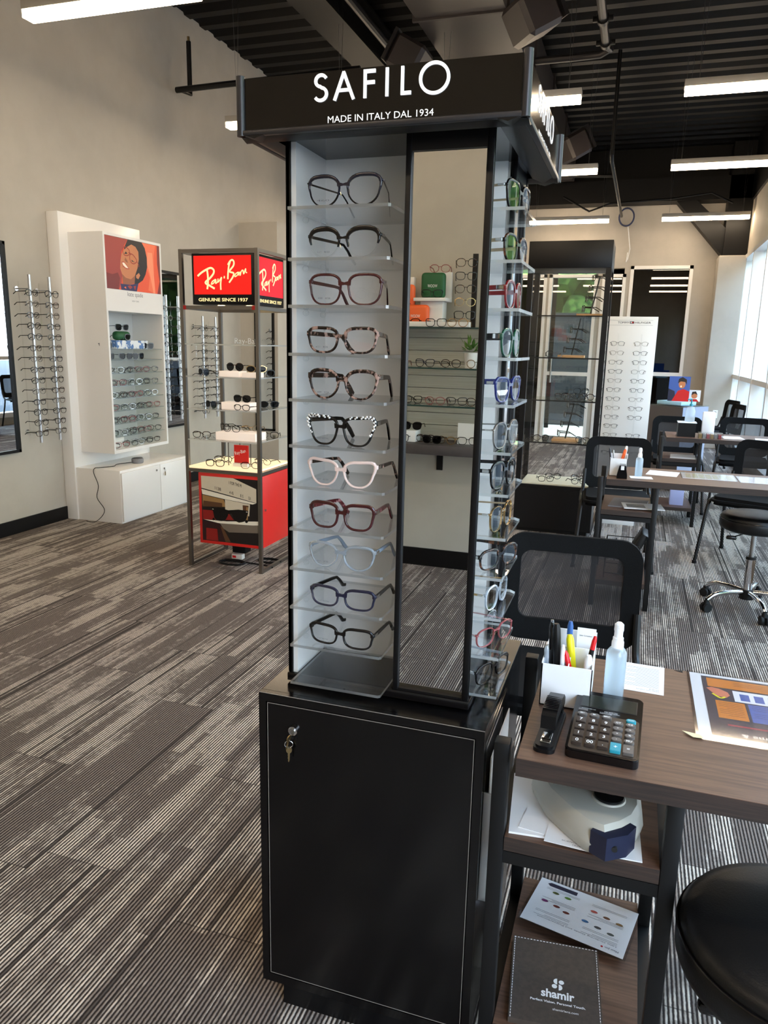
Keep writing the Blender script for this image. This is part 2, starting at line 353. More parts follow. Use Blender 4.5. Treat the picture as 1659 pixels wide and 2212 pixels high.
# steel beam, ducts and pipes at the ceiling
b = MB(); b.box(-2.84, -2.54, YB, 12.6, 4.05, 4.07, 'deck_black').box(-2.84, -2.54, YB, 12.6, 4.38, 4.4, 'deck_black').box(-2.70, -2.68, YB, 12.6, 4.07, 4.38, 'deck_black')
tag(b.build('steel_beam', smooth=False), 'black painted steel I-beam running along the ceiling deck left of the big duct', 'beam')
mat('pipe_grey', '#2e2c2d', .4, .5)
tag(MB().tube([(-2.42, YB+.1, 4.12), (-2.42, 12.5, 4.12)], .035, 'pipe_grey').build('conduit_pipe'), 'long grey pipe running beside the black ceiling beam', 'pipe')
noisy('duct_grey', '#2c2625', '#332c2b', 2., rough=.5)
dt = thing('air_duct', 'large rectangular sheet metal air duct hanging under the deck', 'duct', (-1.5, 5, 3.9))
q = MB().box(-1.86, -1.15, -1.5, 12.3, 3.9, 4.38, 'duct_grey', bev=.02)
q.build('duct_body', dt)
for k in range(9):
    yy = .2+k*1.5; MB().box(-1.88, -1.13, yy, yy+.03, 3.885, 4.4, 'duct_grey').build('seam', dt, smooth=False)
def vent(loc, rz, label):
    t = thing('air_vent', label, 'air vent', (0, 0, 0), None)
    MB().box(-.16, .16, -.14, .14, -.15, .12, 'duct_grey', bev=.03, seg=1).build('vent_box', t)
    MB().prism([(-.17, -.13), (.17, -.13), (.17, .13), (-.17, .13)], 'y', -.17, -.14, 'pipe_grey').build('vent_collar', t)
    q = MB().box(-.13, .13, -.175, -.171, -.1, .1, 'black_matte')
    for k in range(6): q.box(-.13, .13, -.18, -.172, -.09+k*.035, -.083+k*.035, 'pipe_grey')
    q.build('grille', t, smooth=False); t.location = loc; t.rotation_euler = (math.radians(-30), 0, rz); return t
vent((-.93, 5.95, 3.75), PI/2+.6, 'grey side outlet on the right of the big duct, nearest the sign tower')
vent((-2.05, 6.75, 3.82), -PI/2, 'pale square outlet on the left of the big duct')
vent((-.93, 9.6, 3.75), PI/2+.6, 'far side outlet on the right of the big duct, partly hidden by the sign')
pp = thing('sprinkler_pipe', 'grey sprinkler pipe with clamped couplings under the black deck', 'pipe', (-.5, 6.5, 4.0))
MB().tube([(-.5, 2, 4.02), (-.5, 7.45, 4.02)], .035, 'pipe_grey').build('pipe_run', pp)
MB().tube([(-.5, 7.45, 4.02), (-.47, 7.53, 4.02), (-.55, 7.58, 4.0), (-.8, 7.6, 4.0), (-1.12, 7.6, 4.0)], .033, 'pipe_grey').build('elbow', pp)
for yy in (6.85, 7.35):
    q = MB(); q.cyl((-.5, yy, 4.02), .05, .06, 'black_metal', 'y', 14).box(-.58, -.42, yy+.015, yy+.045, 4.0, 4.04, 'black_metal', bev=.005); q.build('coupling', pp)
dp = thing('drop_pipe', 'thin dark pipe dropping from the deck and running away to the far beam', 'pipe', (-.44, 8.6, 3.9))
MB().tube([(-.44, 8.7, 4.4), (-.44, 8.7, 3.42), (-.44, 8.8, 3.38), (-.42, 12.4, 3.4)], .02, 'black_metal').build('pipe_run', dp)
MB().tube([(-.44, 9.6, 3.4), (-.95, 9.6, 3.42)], .018, 'black_metal').build('branch', dp)
lp = thing('bent_pipe', 'black pipe with a short riser running out from high on the left wall', 'pipe', (-4.2, 6.75, 3.7))
MB().tube([(-4.2, 6.75, 4.15), (-4.2, 6.75, 3.7), (-4.2, 6.62, 3.70), ], .022, 'black_metal').build('riser', lp)
MB().tube([(-4.25, 6.6, 3.7), (-2.45, 6.6, 3.73)], .026, 'black_metal').build('pipe_run', lp)
MB().cyl((-4.2, 6.75, 4.12), .012, .07, 'brass').build('nozzle', lp)
tag(MB().tube([(-1.3, 12.5, 3.72), (-.9, 12.5, 3.5), (-.6, 12.5, 3.6), (.3, 12.5, 3.64), (.8, 12.5, 3.7), (1.1, 12.5, 3.55)], .014, 'black_metal').build('ceiling_cable'), 'dark loose cable sagging along the far black beam', 'cable')
mat('navy_cable', '#1f2c52', .5)
q = thing('cable_coil', 'blue coiled cable hanging high on the far wall', 'cable', (-.36, 12.95, 3.45))
MB().tube([(-.36+.11*math.cos(a*PI/12), 12.93+.008*math.sin(a*1.9), 3.47+.13*math.sin(a*PI/12)) for a in range(72)], .012, 'navy_cable', 6).build('coil', q)
MB().tube([(-.33, 12.96, 3.35), (-.27, 12.97, 3.0), (-.29, 12.97, 2.85), (-.31, 12.97, 2.8), (-.30, 12.97, 2.95)], .006, 'white_plastic', 6).build('loose_end', q)
# outlets
def outlet(loc, label):
    t = thing('wall_outlet', label, 'outlet', loc)
    x, y, z = loc; MB().box(x-.035, x+.035, y-.008, y, z-.06, z+.06, 'white_plastic', bev=.003).build('cover_plate', t)
    q = MB()
    for dz in (-.025, .025): q.box(x-.015, x+.015, y-.0095, y-.008, z+dz-.014, z+dz+.014, 'ink_grey')
    q.build('socket', t, smooth=False)
outlet((1.19, 12.55, .53), 'white double outlet low on the white pilaster by the windows')
# pendants
mat('lamp_white', '#fff3df', .5, emit=PEND, ecol='#ffe6c4'); mat('lamp_body', '#b9b2a6', .4)
cols_ = [(-3.67, 'left'), (-1.77, 'middle'), (.15, 'right')]; rows = [(4.12, 'nearest the camera'), (6.5, 'second row back'), (9.0, 'third row back'), (12.35, 'farthest row'), (1.7, 'over the front desk'), (-.7, 'behind the camera')]
def pend(dx=1.1):
    t = thing('pendant_light', '', 'light')
    MB().box(0, 1.18, -.05, .05, .045, .095, 'lamp_body', bev=.003).build('housing', t)
    MB().box(.005, 1.175, -.047, .047, 0, .045, 'lamp_white', bev=.003).build('diffuser', t)
    for x in (.1, 1.08):
        hh = dx if x < .5 else 1.1; MB().tube([(x, 0, .09), (x-.03, 0, hh)], .0012, 'steel', 4).tube([(x, 0, .09), (x+.03, 0, hh)], .0012, 'steel', 4).build('suspension_wire', t)
    return t
P0 = pend(); P1 = pend(.59); seen = set()
for ry, rn in rows:
    for cx, cn in cols_:
        if rn.startswith('farthest') and cn == 'left': continue
        pr = P1 if cn == 'middle' else P0; o = copy_tree(pr) if pr in seen else pr; seen.add(pr)
        put(o, (cx, ry, 3.31), 0, 'white linear pendant lamp in the %s column, %s' % (cn, rn), 'linear pendant lamps')
# outside: trees
noisy('foliage', '#2f5a1c', '#7fa84a', 5., rough=.8); mat('bark', '#4a3a2e', .9)
def tree(x, y, h, label):
    t = thing('tree', label, 'tree', (x, y, 0), 'trees outside')
    MB().tube([(x, y, -.05), (x+.1, y, h*.5)], [.14, .08], 'bark').build('trunk', t)
    q = MB()
    for k in range(26):
        a = random.random()*6.3; rr = random.random()*h*.28; z = h*(.3+.6*random.random())
        b_ = bmesh.new(); bmesh.ops.create_icosphere(b_, subdivisions=2, radius=h*(.1+.07*random.random()))
        for v in b_.verts: v.co *= 1+random.uniform(-.18, .18)
        q.bm(b_, 'foliage', Matrix.Translation((x+rr*math.cos(a), y+rr*math.sin(a), z)))
    q.build('crown', t)
for i, (x, y, h, s_) in enumerate(((-2.2, 24, 5., 'tree seen through the far glass door, left'), (-1.2, 28, 6., 'tree seen through the far glass door, right'), (8, 2, 6, 'tree outside the side windows near the front desk'), (9, 8, 6.5, 'tree outside the side windows by the middle desk'), (8.5, 14, 6, 'tree outside the side windows near the pilaster'), (9, -4, 6, 'tree outside behind the camera'))):
    tree(x, y, h, s_)
# ================================================================ EYEWEAR
def outline(w_, h_, n_=2.6, cat=0., tap=.08, K=32, lift=0.):
    o = []
    for i in range(K):
        a = 2*PI*i/K; c_, s_ = math.cos(a), math.sin(a)
        x = w_/2*math.copysign(abs(c_)**(2/n_), c_); z = h_/2*math.copysign(abs(s_)**(2/n_), s_)
        x *= 1+tap*(z/(h_/2)); xo = max(0, x/(w_/2)); zo = z/(h_/2)
        z += cat*xo**2*max(0, zo); x += cat*.9*xo*max(0, zo)
        z += lift*xo
        o.append((x, z))
    return o
def offs(P, d, top=0.):
    n = len(P); o = []
    zm = max(abs(p[1]) for p in P)
    for i in range(n):
        a, b_ = P[i-1], P[(i+1) % n]; tx, tz = b_[0]-a[0], b_[1]-a[1]; l_ = math.hypot(tx, tz) or 1
        dd = d*(1+top*max(0, P[i][1]/zm)); o.append((P[i][0]+tz/l_*dd, P[i][1]-tx/l_*dd))
    return o
def wrap(x): return 1.1*x*x
def specs(label, frame='black_gloss', temple=None, lens='lens', w_=.051, h_=.042, n_=2.6, cat=0., tap=.08, rim=.003, top=.5, th=.0018, tw=.0045, hinge='chrome', fold=(.1, .12), name='eyeglasses', cat_='glasses', K=32, low=None, pads=False, mark=None, deco=None, group=None, tl=.125, brow=None):
    """front faces -y, standing on its rims and temple tips"""
    t = thing(name, label, cat_, (0, 0, 0), group); temple = temple or frame
    gap = .0095; cx = gap+w_/2; z0 = h_/2+rim; P = outline(w_, h_, n_, cat, tap, K); Q = offs(P, rim, top)
    q = MB(); sect = [(0, -.6), (.2, -1), (.8, -1), (1, -.5), (1, 1), (0, 1)]
    for sgn in (1, -1):
        vs = []
        for (a, b_), (c_, d_) in zip(P, Q):
            for (uu, vv) in sect:
                x = sgn*(cx+a+(c_-a)*uu); vs.append((x, wrap(x)+vv*th, z0+b_+(d_-b_)*uu))
        k = len(sect); n = len(P); 
        for i in range(n):
            m_ = frame if (low is None or P[i][1] > -h_*.05) else low
            q.add([vs[i*k+j] for j in range(k)]+[vs[((i+1) % n)*k+j] for j in range(k)], [(j, (j+1) % k, k+(j+1) % k, k+j) for j in range(k)], m_)
    # bridge
    bz = z0+h_*.2; bt = max(rim*1.5, .0024); zt = z0+h_*.27
    up_ = [(-gap-.0022, zt+h_*.06), (-gap+.0008, zt+h_*.035), (-gap*.5, zt+.0008), (0, zt-.0003), (gap*.5, zt+.0008), (gap-.0008, zt+h_*.035), (gap+.0022, zt+h_*.06)]
    lo_ = [(gap+.0014, zt-bt-.001), (gap-.0005, zt-bt-.0012), (gap*.55, zt-bt-.0006), (0, zt-bt), (-gap*.55, zt-bt-.0006), (-gap+.0005, zt-bt-.0012), (-gap-.0014, zt-bt-.001)]
    if rim < .0022: lo_ = [(gap+.001, zt-.003), (gap*.55, zt-bt-.0002), (0, zt-bt), (-gap*.55, zt-bt-.0002), (-gap-.001, zt-.003)]
    U_ = up_; n_u = len(U_); Lw = list(reversed(lo_)); 
    def samp(P, k, n):
        t_ = k/(n-1)*(len(P)-1); i_ = min(int(t_), len(P)-2); f_ = t_-i_; return (P[i_][0]+(P[i_+1][0]-P[i_][0])*f_, P[i_][1]+(P[i_+1][1]-P[i_][1])*f_)
    vb = []; nb = 13
    for k in range(nb):
        a_, b2 = samp(U_, k, nb), samp(Lw, k, nb)
        for yy in (-th, th): vb += [(a_[0], yy, a_[1]), (b2[0], yy, b2[1])]
    fb = []
    for k in range(nb-1):
        o_ = k*4; fb += [(o_, o_+1, o_+5, o_+4), (o_+3, o_+2, o_+6, o_+7), (o_+2, o_, o_+4, o_+6), (o_+1, o_+3, o_+7, o_+5)]
    q.add(vb, fb, frame)
    hx = max(a[0] for a in Q)+cx; hz = z0+h_*.27+cat*.6
    for sgn in (1, -1):
        q.box(min(sgn*(hx-.006), sgn*(hx+.001)), max(sgn*(hx-.006), sgn*(hx+.001)), wrap(hx)-.002, wrap(hx)+.006, hz-tw*.55, hz+tw*.55, frame, bev=.0008, seg=1)
    q.build('frame', t, ang=50)
    q = MB()
    for sgn in (1, -1):
        lp_ = offs(P, rim*.2)
        q.add([(sgn*(cx+a), wrap(cx+a)-.0006, z0+b_) for a, b_ in lp_], [tuple(range(len(lp_)))], lens)
    if mark: q.text(mark, ((-cx-.014, wrap(cx)-.0008, z0-h_*.34), (1, 0, 0), (0, 0, 1)), 'ink_grey', off=.0006, height=.003, width=.024)
    q.build('lens', t, smooth=False)
    if pads:
        for sgn in (1, -1):
            MB().tube([(sgn*gap, .002, bz-.006), (sgn*(gap-.001), .007, bz-.009), (sgn*(gap-.002), .008, bz-.014)], .0006, 'brass', 5).ball((sgn*(gap-.003), .0085, bz-.015), .0035, 'clear', 8, 6, (.4, .5, 1)).build('nose_pad', t)
    for i, sgn in enumerate((-1, 1)):
        q = MB(); fx = math.sin(fold[i]); y0 = wrap(hx)+.005; X0 = sgn*hx; pts = []
        L_ = tl
        for s_ in (0, .2, .4, .6, .72, .82, .91, 1.):
            drop = 0 if s_ < .7 else (s_-.7)**1.4*L_*1.65
            pts.append((X0-sgn*fx*s_*L_, y0+math.cos(fold[i])*s_*L_, max(.002, hz-drop-s_*.004)))
        ww = [1, 1, .95, .9, .85, .9, 1.05, .9]
        q.tube(pts, [a*tw for a in ww], temple, sect=[(-.22, -.5), (.22, -.5), (.28, 0), (.22, .5), (-.22, .5), (-.28, 0)])
        hwd = max(.0016, .3*tw)
        if hinge: q.box(X0-hwd, X0+hwd, y0-.002, y0+.011, hz-tw*.4, hz+tw*.4, hinge)
        q.build('temple', t, ang=50)
    if brow:
        for sgn in (1, -1):
            q = MB()
            vs = [(sgn*(cx+c_), wrap(cx+c_)-th*1.6, z0+d_) for (a, b_), (c_, d_) in zip(P, Q) if (b_ > h_*.1 and a > -.2*w_) or (a > w_*.36 and b_ > -h_*.12)]
            for kx, v_ in enumerate(vs):
                for dd in (0.001, .0045):
                    q.ball((v_[0]-sgn*dd*.8, v_[1]-.0006, v_[2]-dd*.7), .0017+.0011*random.random(), brow, 7, 5)
            q.build('pearl_trim', t)
    return t
def mini(name, label, frame='black_gloss', lens='lens_small', w_=.05, h_=.036, n_=2.5, rim=.0032, cat=0., tw=.006, cat_='glasses', group=None, fold=.15, temple=None):
    """small far pair as one mesh"""
    q = MB(); P = outline(w_, h_, n_, cat, .06, 18); Q = offs(P, rim, .4); cx = .009+w_/2; z0 = h_/2+rim; temple = temple or frame
    for sgn in (1, -1):
        n = 18; vs = [(sgn*(cx+a), wrap(cx+a)+yy, z0+b_) for yy in (-.0015, .0015) for RR in (P, Q) for a, b_ in RR]
        q.add(vs, [(i, (i+1) % n, n+(i+1) % n, n+i) for i in range(n)]+[(2*n+i, 2*n+(i+1) % n, 3*n+(i+1) % n, 3*n+i) for i in range(n)]+[(n+i, n+(i+1) % n, 3*n+(i+1) % n, 3*n+i) for i in range(n)]+[(i, (i+1) % n, 2*n+(i+1) % n, 2*n+i) for i in range(n)], frame)
        q.add([(sgn*(cx+a), wrap(cx+a), z0+b_) for a, b_ in P], [tuple(range(n))], lens)
        hx = .012+w_*1.02; hz = z0+h_*.25+cat*.5
        q.tube([(sgn*hx, wrap(hx), hz), (sgn*(hx-.006), .09, hz-.002), (sgn*(hx-.012), .135, max(.003, hz-.028))], [tw*.5, tw*.4, tw*.5], temple, 5)
    q.tube([(-.011, 0, z0+h_*.2), (0, -.001, z0+h_*.28), (.011, 0, z0+h_*.2)], .0018, frame, 5)
    return tag(q.build(name, loc=(0, 0, 0), ang=50), label, cat_, group)
mat('pale_pink', '#e2c9c1', .25); mat('burgundy', '#3c0d12', .18, coat=.5); mat('navy', '#080a20', .25, coat=.4); mat('royal_blue', '#16205e', .2, coat=.5); mat('dark_green', '#0a3f2b', .2, coat=.5)
mat('gold', '#c8a878', .22, 1.); mat('rose', '#8f4a4c', .25); mat('grey_crystal', '#b9c2cc', .12, trans=.6); mat('smoke_navy', '#23233a', .2, trans=.15); mat('pearl', '#e8e4e0', .15, .4); mat('red_frame', '#6a1014', .18, coat=.5)
mat('pale_gold', '#b9a58a', .3, .8); mat('slate_temple', '#7d8a99', .3)

# ================================================================ SIGN TOWER (turning eyewear display)
TZ = [1.682, 1.597, 1.517, 1.433, 1.351, 1.266, 1.189, 1.107, 1.029, .95, .871, .792]
X0, X1, Y0, Y1 = -.628, -.252, 1.318, 1.694
tw_ = thing('display_tower', 'tall turning eyewear display with lettered black sign box, standing on the black cabinet', 'display stand', (-.44, 1.506, .765))
MB().box(X0-.003, X1+.003, Y0-.004, Y1+.004, .769, .7865, 'black_gloss', bev=.002).build('base_tray', tw_)
MB().cyl((-.44, 1.506, .7652), .15, .004, 'black_matte', seg=40).build('turntable', tw_)
cxm, cym = -.44, 1.506
q = MB()     # white compartment walls, one compartment per side (pinwheel)
FACES = []
for k in range(4):
    M4 = Matrix.Translation((cxm, cym, 0)) @ Matrix.Rotation(k*PI/2, 4, 'Z'); FACES.append(M4)
names = ['front', 'right', 'back', 'left']
H0, H1 = .7865, 1.80; hw = .188
mat('tower_white', '#d3d2d0', .3)
for k, M4 in enumerate(FACES):
    q = MB()
    q.box(-hw+.0085, -hw+.018, -hw+.003, -.0465, H0, H1, 'tower_white', M4=M4)      # outer side wall (left)
    q.box(-hw+.016, .0365, -.0465, -.0375, H0, H1, 'tower_white', M4=M4)      #          # divider behind mirror
    q.build('compartment', tw_, smooth=False)
    q = MB().box(-hw, -hw+.008, -hw, -hw+.012, H0, H1, 'black_satin', M4=M4).box(.036, .0465, -hw-.002, -hw+.008, H0, H1+.005, 'black_satin', M4=M4, bev=.002)
    q.box(.175, .188, -hw-.002, -hw+.0075, H0, H1, 'black_satin', M4=M4, bev=.002).box(.0435, .175, -hw, -hw+.012, H1-.028, H1, 'black_satin', M4=M4).box(.0435, .175, -hw, -hw+.012, H0-.002, H0+.004, 'black_satin', M4=M4)
    q.build('frame', tw_)
    MB().box(.0465, .175, -hw+.006, -hw+.010, H0, H1-.028, 'mirror', M4=M4).build('mirror', tw_, smooth=False)
    if k > 1: continue
    for i, z in enumerate(TZ):
        b = MB(); yf_ = -hw-.05; yb = -.05; xl, xr_ = -hw+.026, .026
        pts = [(xl, yf_), (xr_-.004, yf_), (xr_, yf_+.004), (xr_, yb), (xl, yb)] if k == 0 else [(xl, yf_), (xr_-.012, yf_), (xr_, yf_+.012), (xr_, yb), (xl, yb)]
        n = len(pts); v3 = [(a, c_, z-.0055) for a, c_ in pts]+[(a, c_, z) for a, c_ in pts]
        b.add(v3, [tuple(range(n))[::-1], tuple(range(n, 2*n))], 'acrylic', M4); b.add(v3, [(j, (j+1) % n, n+(j+1) % n, n+j) for j in range(n)], 'acrylic_edge', M4)
        sh = b.build('shelf', tw_, smooth=False)
        for (xx, yy) in ((xl+.001, yf_+.075), (xl+.001, yb-.03), (xr_-.03, yb+.004)): MB().ball((xx, yy, z-.011), .006, 'clear', 10, 6, M4=M4).build('shelf_pin', sh)
MB().box(X0+.004, X1-.004, Y0+.006, Y1-.006, H1, H1+.01, 'black_matte').build('top_plate', tw_)
# sign box
SH = .245; S0, S1 = 1.793, 1.882
sb = MB().box(cxm-SH+.006+.005, cxm+SH-.006+.005, cym-SH-.02+.006, cym+SH-.02-.006, S0+.012, S1, 'black_gloss')
cs = cxm+.005; cy_ = cym-.021
mat('sign_black', '#0b0807', .12, spec=.4)
sb = MB().box(cs-SH+.004, cs+SH-.004, cy_-SH+.004, cy_+SH-.004, S0+.006, S1-.001, 'sign_black'); sgn_ = sb.build('sign_box', tw_, smooth=False)
sb = MB()
for k in range(4):
    M4 = Matrix.Translation((cs, cy_, 0)) @ Matrix.Rotation(k*PI/2, 4, 'Z')
    sb.cyl((-SH+.004, -SH+.004, S0-.001), .0075, S1-S0+.004, 'alu_dark', seg=12, M4=M4).box(-SH, SH, -SH-.001, -SH+.01, S0-.001, S0+.008, 'alu_dark', bev=.002, M4=M4)
    sb.prism([(-SH+.01, S0), (-SH+.03, S0-.006), (-SH+.05, S0)], 'x', -SH, SH, 'black_satin', M4=M4)
sb.build('trim_profile', sgn_)
def safilo(F, TH=.0022):
    q = MB(); W_ = .0050; a = (F, 0.0004, 'letter_white'); kw = dict(th=TH)
    def ell(cx_, cz, rx_, rz_, a0, a1, n=40): return [(cx_+rx_*math.cos(math.radians(a0+(a1-a0)*i/n)), cz+rz_*math.sin(math.radians(a0+(a1-a0)*i/n))) for i in range(n+1)]
    h = .0415
    q.ribbon(ell(.0145, h-.0105, .0095, .0085, 25, 262, 14)+ell(.0135, .0115, .0105, .0095, 80, -150, 14), W_, *a, **kw)           # S
    q.ribbon([(.038, 0), (.0545, h)], W_, *a, **kw); q.ribbon([(.0535, h), (.071, 0)], W_, *a, **kw); q.ribbon([(.043, .0145), (.066, .0145)], .005, F, .0003, 'letter_white', **kw)
    q.ribbon([(.0905, 0), (.0905, h)], W_, *a, **kw); q.ribbon([(.0905, h-.0027), (.108, h-.0027)], .0055, F, .0003, 'letter_white', **kw); q.ribbon([(.0905, .0225), (.107, .0225)], .0055, F, .0003, 'letter_white', **kw)
    q.ribbon([(.1275, 0), (.1275, h)], W_, *a, **kw)
    q.ribbon([(.153, 0), (.153, h)], W_, *a, **kw); q.ribbon([(.153, .0027), (.1675, .0027)], .0055, F, .0003, 'letter_white', **kw)
    q.ribbon(ell(.205, h/2, .0225, .0215, 0, 360, 48)[:-1], W_, *a, closed=True, smooth=False, **kw)
    o = Vector(F[0])-Vector(F[2])*.0325+Vector(F[1])*.026
    q.text('MADE IN ITALY DAL 1934', (o, F[1], F[2]), 'letter_white', off=.0006, width=.179, height=.0105)
    return q
safilo(((-.543, cy_-SH+.004, 1.836), (1, 0, 0), (0, 0, 1))).build('sign_lettering', sgn_, smooth=False)
safilo(((cs+SH-.004, cy_-.115, 1.836), (0, 1, 0), (0, 0, 1)), .0005).build('sign_lettering', sgn_, smooth=False)

# glasses on the front shelves
gl = 'eyeglasses on the front shelves of the sign tower'
FR = [
 dict(label='navy cat-eye eyeglasses with slim silver temples on the topmost front shelf of the sign tower', frame='navy', low='black_gloss', temple='black_gloss', w_=.054, h_=.045, n_=2.2, tap=.13, cat=.006, rim=.0023, top=1.6, pads=True, tw=.003, mark='460', fold=(.3, .25)),
 dict(label='black browline eyeglasses with clear lower rims and silver hinges on the tower front, second shelf', frame='black_gloss', low='clear', w_=.053, h_=.043, n_=2.2, tap=.14, cat=.004, rim=.0023, top=2.6, pads=True, tw=.005, mark='460   9/23', fold=(.3, .2)),
 dict(label='dark burgundy square eyeglasses on the tower front, third shelf from top', frame='burgundy', temple='burgundy', w_=.055, h_=.047, n_=2.8, tap=.1, cat=.002, rim=.0031, tw=.006, mark='420   4/26', fold=(.22, .25)),
 dict(label='speckled pink tortoise rectangular eyeglasses on the tower front, fourth shelf from top', frame='tortoise', w_=.053, h_=.038, n_=2.8, tap=.12, cat=.003, rim=.0038, tw=.008, mark='#20   4/26', fold=(.32, .2)),
 dict(label='speckled tortoise round cat-eye eyeglasses with black nose bridge on the tower front, fifth shelf', frame='tortoise', w_=.053, h_=.045, n_=2.15, tap=.14, cat=.006, rim=.0036, top=.9, tw=.009, mark='#20   4/26', fold=(.28, .18)),
 dict(label='black angular cat-eye eyeglasses studded with pearls on the tower front', frame='black_gloss', w_=.05, h_=.046, n_=2.8, cat=.009, tap=.2, rim=.0036, tw=.008, mark='STUART WEITZMAN', brow='pearl', fold=(.3, .2)),
 dict(label='pale pink butterfly eyeglasses on the tower front, below the pearl studded pair', frame='pale_pink', temple='tortoise', w_=.052, h_=.042, n_=2.5, cat=.009, tap=.2, rim=.0036, tw=.007, mark='500   12/25', fold=(.2, .08)),
 dict(label='dark red square eyeglasses with marbled pink temples on the tower front', frame='burgundy', temple='burgundy_marble', w_=.051, h_=.042, n_=3., tap=.12, cat=.003, rim=.0042, tw=.008, mark='#60   4/26', fold=(.2, .12)),
 dict(label='clear grey crystal cat-eye eyeglasses on the tower front', frame='grey_crystal', temple='slate_temple', w_=.054, h_=.042, n_=2.2, tap=.14, cat=.006, rim=.0034, tw=.007, mark='#20   4/26', fold=(.15, .1)),
 dict(label='dark translucent navy rectangular eyeglasses on the tower front, second pair from bottom', frame='smoke_navy', temple='black_gloss', w_=.054, h_=.034, n_=3., tap=.09, cat=.003, rim=.0034, tw=.007, mark='STUART WEITZMAN', fold=(.12, .08)),
 dict(label='black rectangular eyeglasses with sparkling hinges on the tower front, lowest pair', frame='black_gloss', w_=.054, h_=.034, n_=3., tap=.09, cat=.003, rim=.0034, tw=.007, mark='STUART WEITZMAN', fold=(.12, .08)),
]
for i, d_ in enumerate(FR):
    o = specs(group=gl, **d_); put(o, (-.505+random.uniform(-.003, .003), 1.288, TZ[i]+.0004), math.radians((-2, -3, 0, -2, -3, -4, -4, -3, -5, -4, -5)[i]))
gl = 'eyeglasses on the right side shelves of the sign tower'
SD = [
 dict(frame='black_gloss', temple='pale_gold', h_=.044, cat=.004, rim=.003, tw=.004, label='black and tan cat-eye eyeglasses on the topmost right-hand shelf of the sign tower'),
 dict(frame='tortoise_dark', temple='pale_gold', h_=.042, rim=.003, tw=.006, label='brown tortoise eyeglasses with patterned temples on the tower right side, second shelf'),
 dict(frame='red_frame', temple='red_frame', h_=.042, rim=.0034, tw=.008, label='dark red plastic eyeglasses on the tower right side, third shelf'),
 dict(frame='dark_green', temple='black_gloss', h_=.043, rim=.0034, tw=.010, label='dark green plastic eyeglasses with wide black temples on the tower right side'),
 dict(frame='royal_blue', h_=.04, rim=.003, tw=.006, cat=.005, label='deep blue eyeglasses on the tower right side'),
 dict(frame='steel', temple='steel', h_=.044, rim=.0022, tw=.003, label='thin silver metal eyeglasses on the tower right side, sixth shelf'),
 dict(frame='black_gloss', h_=.044, n_=2.9, rim=.0036, tw=.007, label='chunky black eyeglasses on the tower right side, seventh shelf'),
 dict(frame='gold', temple='pale_gold', h_=.046, rim=.0014, tw=.0035, pads=True, label='thin gold metal eyeglasses with flower hinges on the tower right side'),
 dict(frame='tortoise_dark', h_=.034, n_=2.9, rim=.003, tw=.007, label='dark tortoise rectangular eyeglasses on the tower right side, ninth shelf'),
 dict(frame='grey_crystal', temple='gold', h_=.042, rim=.0028, tw=.004, label='clear crystal eyeglasses with gold temples on the tower right side'),
 dict(frame='rose', temple='rose', h_=.034, rim=.0014, tw=.003, pads=True, label='thin rose metal eyeglasses on the tower right side, second from bottom'),
 dict(frame='black_gloss', temple='grey_crystal', h_=.036, n_=2.9, rim=.0026, tw=.005, label='black rectangular eyeglasses with white temples on the lowest tower right shelf'),
]
for i, d_ in enumerate(SD):
    o = specs(group=gl, fold=(.12, .12), **d_); put(o, (-.222, 1.425, TZ[i]+.0004), PI/2+math.radians((-9, -9, -3, -5, -11, -11, -11, -9, -24, -9, -24, -20)[i]))

# ================================================================ BLACK CABINET
CX0, CX1, CY0, CY1, CZ1 = -.665, -.205, 1.253, 1.716, .765
cb = thing('cabinet', 'glossy black cabinet on a recessed plinth carrying the turning eyewear tower', 'cabinet', (-.435, 1.485, 0))
noisy('cab_black', '#080708', '#0a0909', 5., rough=.18, spec=.35)
q = MB(); q.box(CX0, CX1, CY0+.012, CY1, .08, CZ1, 'cab_black', bev=.0008, seg=1)
q.build('body', cb)
q = MB(); yf_ = CY0
q.box(CX0, CX0+.016, yf_, yf_+.014, .08, CZ1, 'cab_black').box(CX1-.016, CX1, yf_, yf_+.014, .08, CZ1, 'cab_black').box(CX0+.016, CX1-.016, yf_, yf_+.014, CZ1-.018, CZ1, 'cab_black').box(CX0+.016, CX1-.016, yf_, yf_+.014, .08, .1, 'cab_black')
for (a, b_, c_, d_) in ((CX0, CX1, CZ1-.0008, CZ1+.0002), ): q.box(a, b_, yf_-.0003, yf_+.0003, c_, d_, 'edge_grey')
q.build('face_frame', cb, smooth=False)
dr = MB().box(CX0+.019, CX1-.019, yf_+.001, yf_+.012, .103, CZ1-.021, 'cab_black').build('door', cb, smooth=False)
q = MB(); a, b_, c_, d_ = CX0+.0185, CX1-.0185, .1025, CZ1-.0205; e = .0009
for (u0, u1, w0, w1) in ((a, b_, d_-e, d_), (a, b_, c_, c_+e), (a, a+e, c_, d_), (b_-e, b_, c_, d_)): q.box(u0, u1, yf_+.0002, yf_+.0016, w0, w1, 'edge_grey')
q.build('edge_banding', dr, smooth=False)
lk = MB().cyl((-.588, yf_-.006, .695), .0095, .008, 'chrome', 'y', 24).cyl((-.588, yf_-.009, .695), .006, .004, 'steel', 'y', 20).build('lock', dr)
ky = thing('key_ring', 'two brass keys on a small ring hanging from the black cabinet lock', 'keys', (-.588, 1.24, .695))
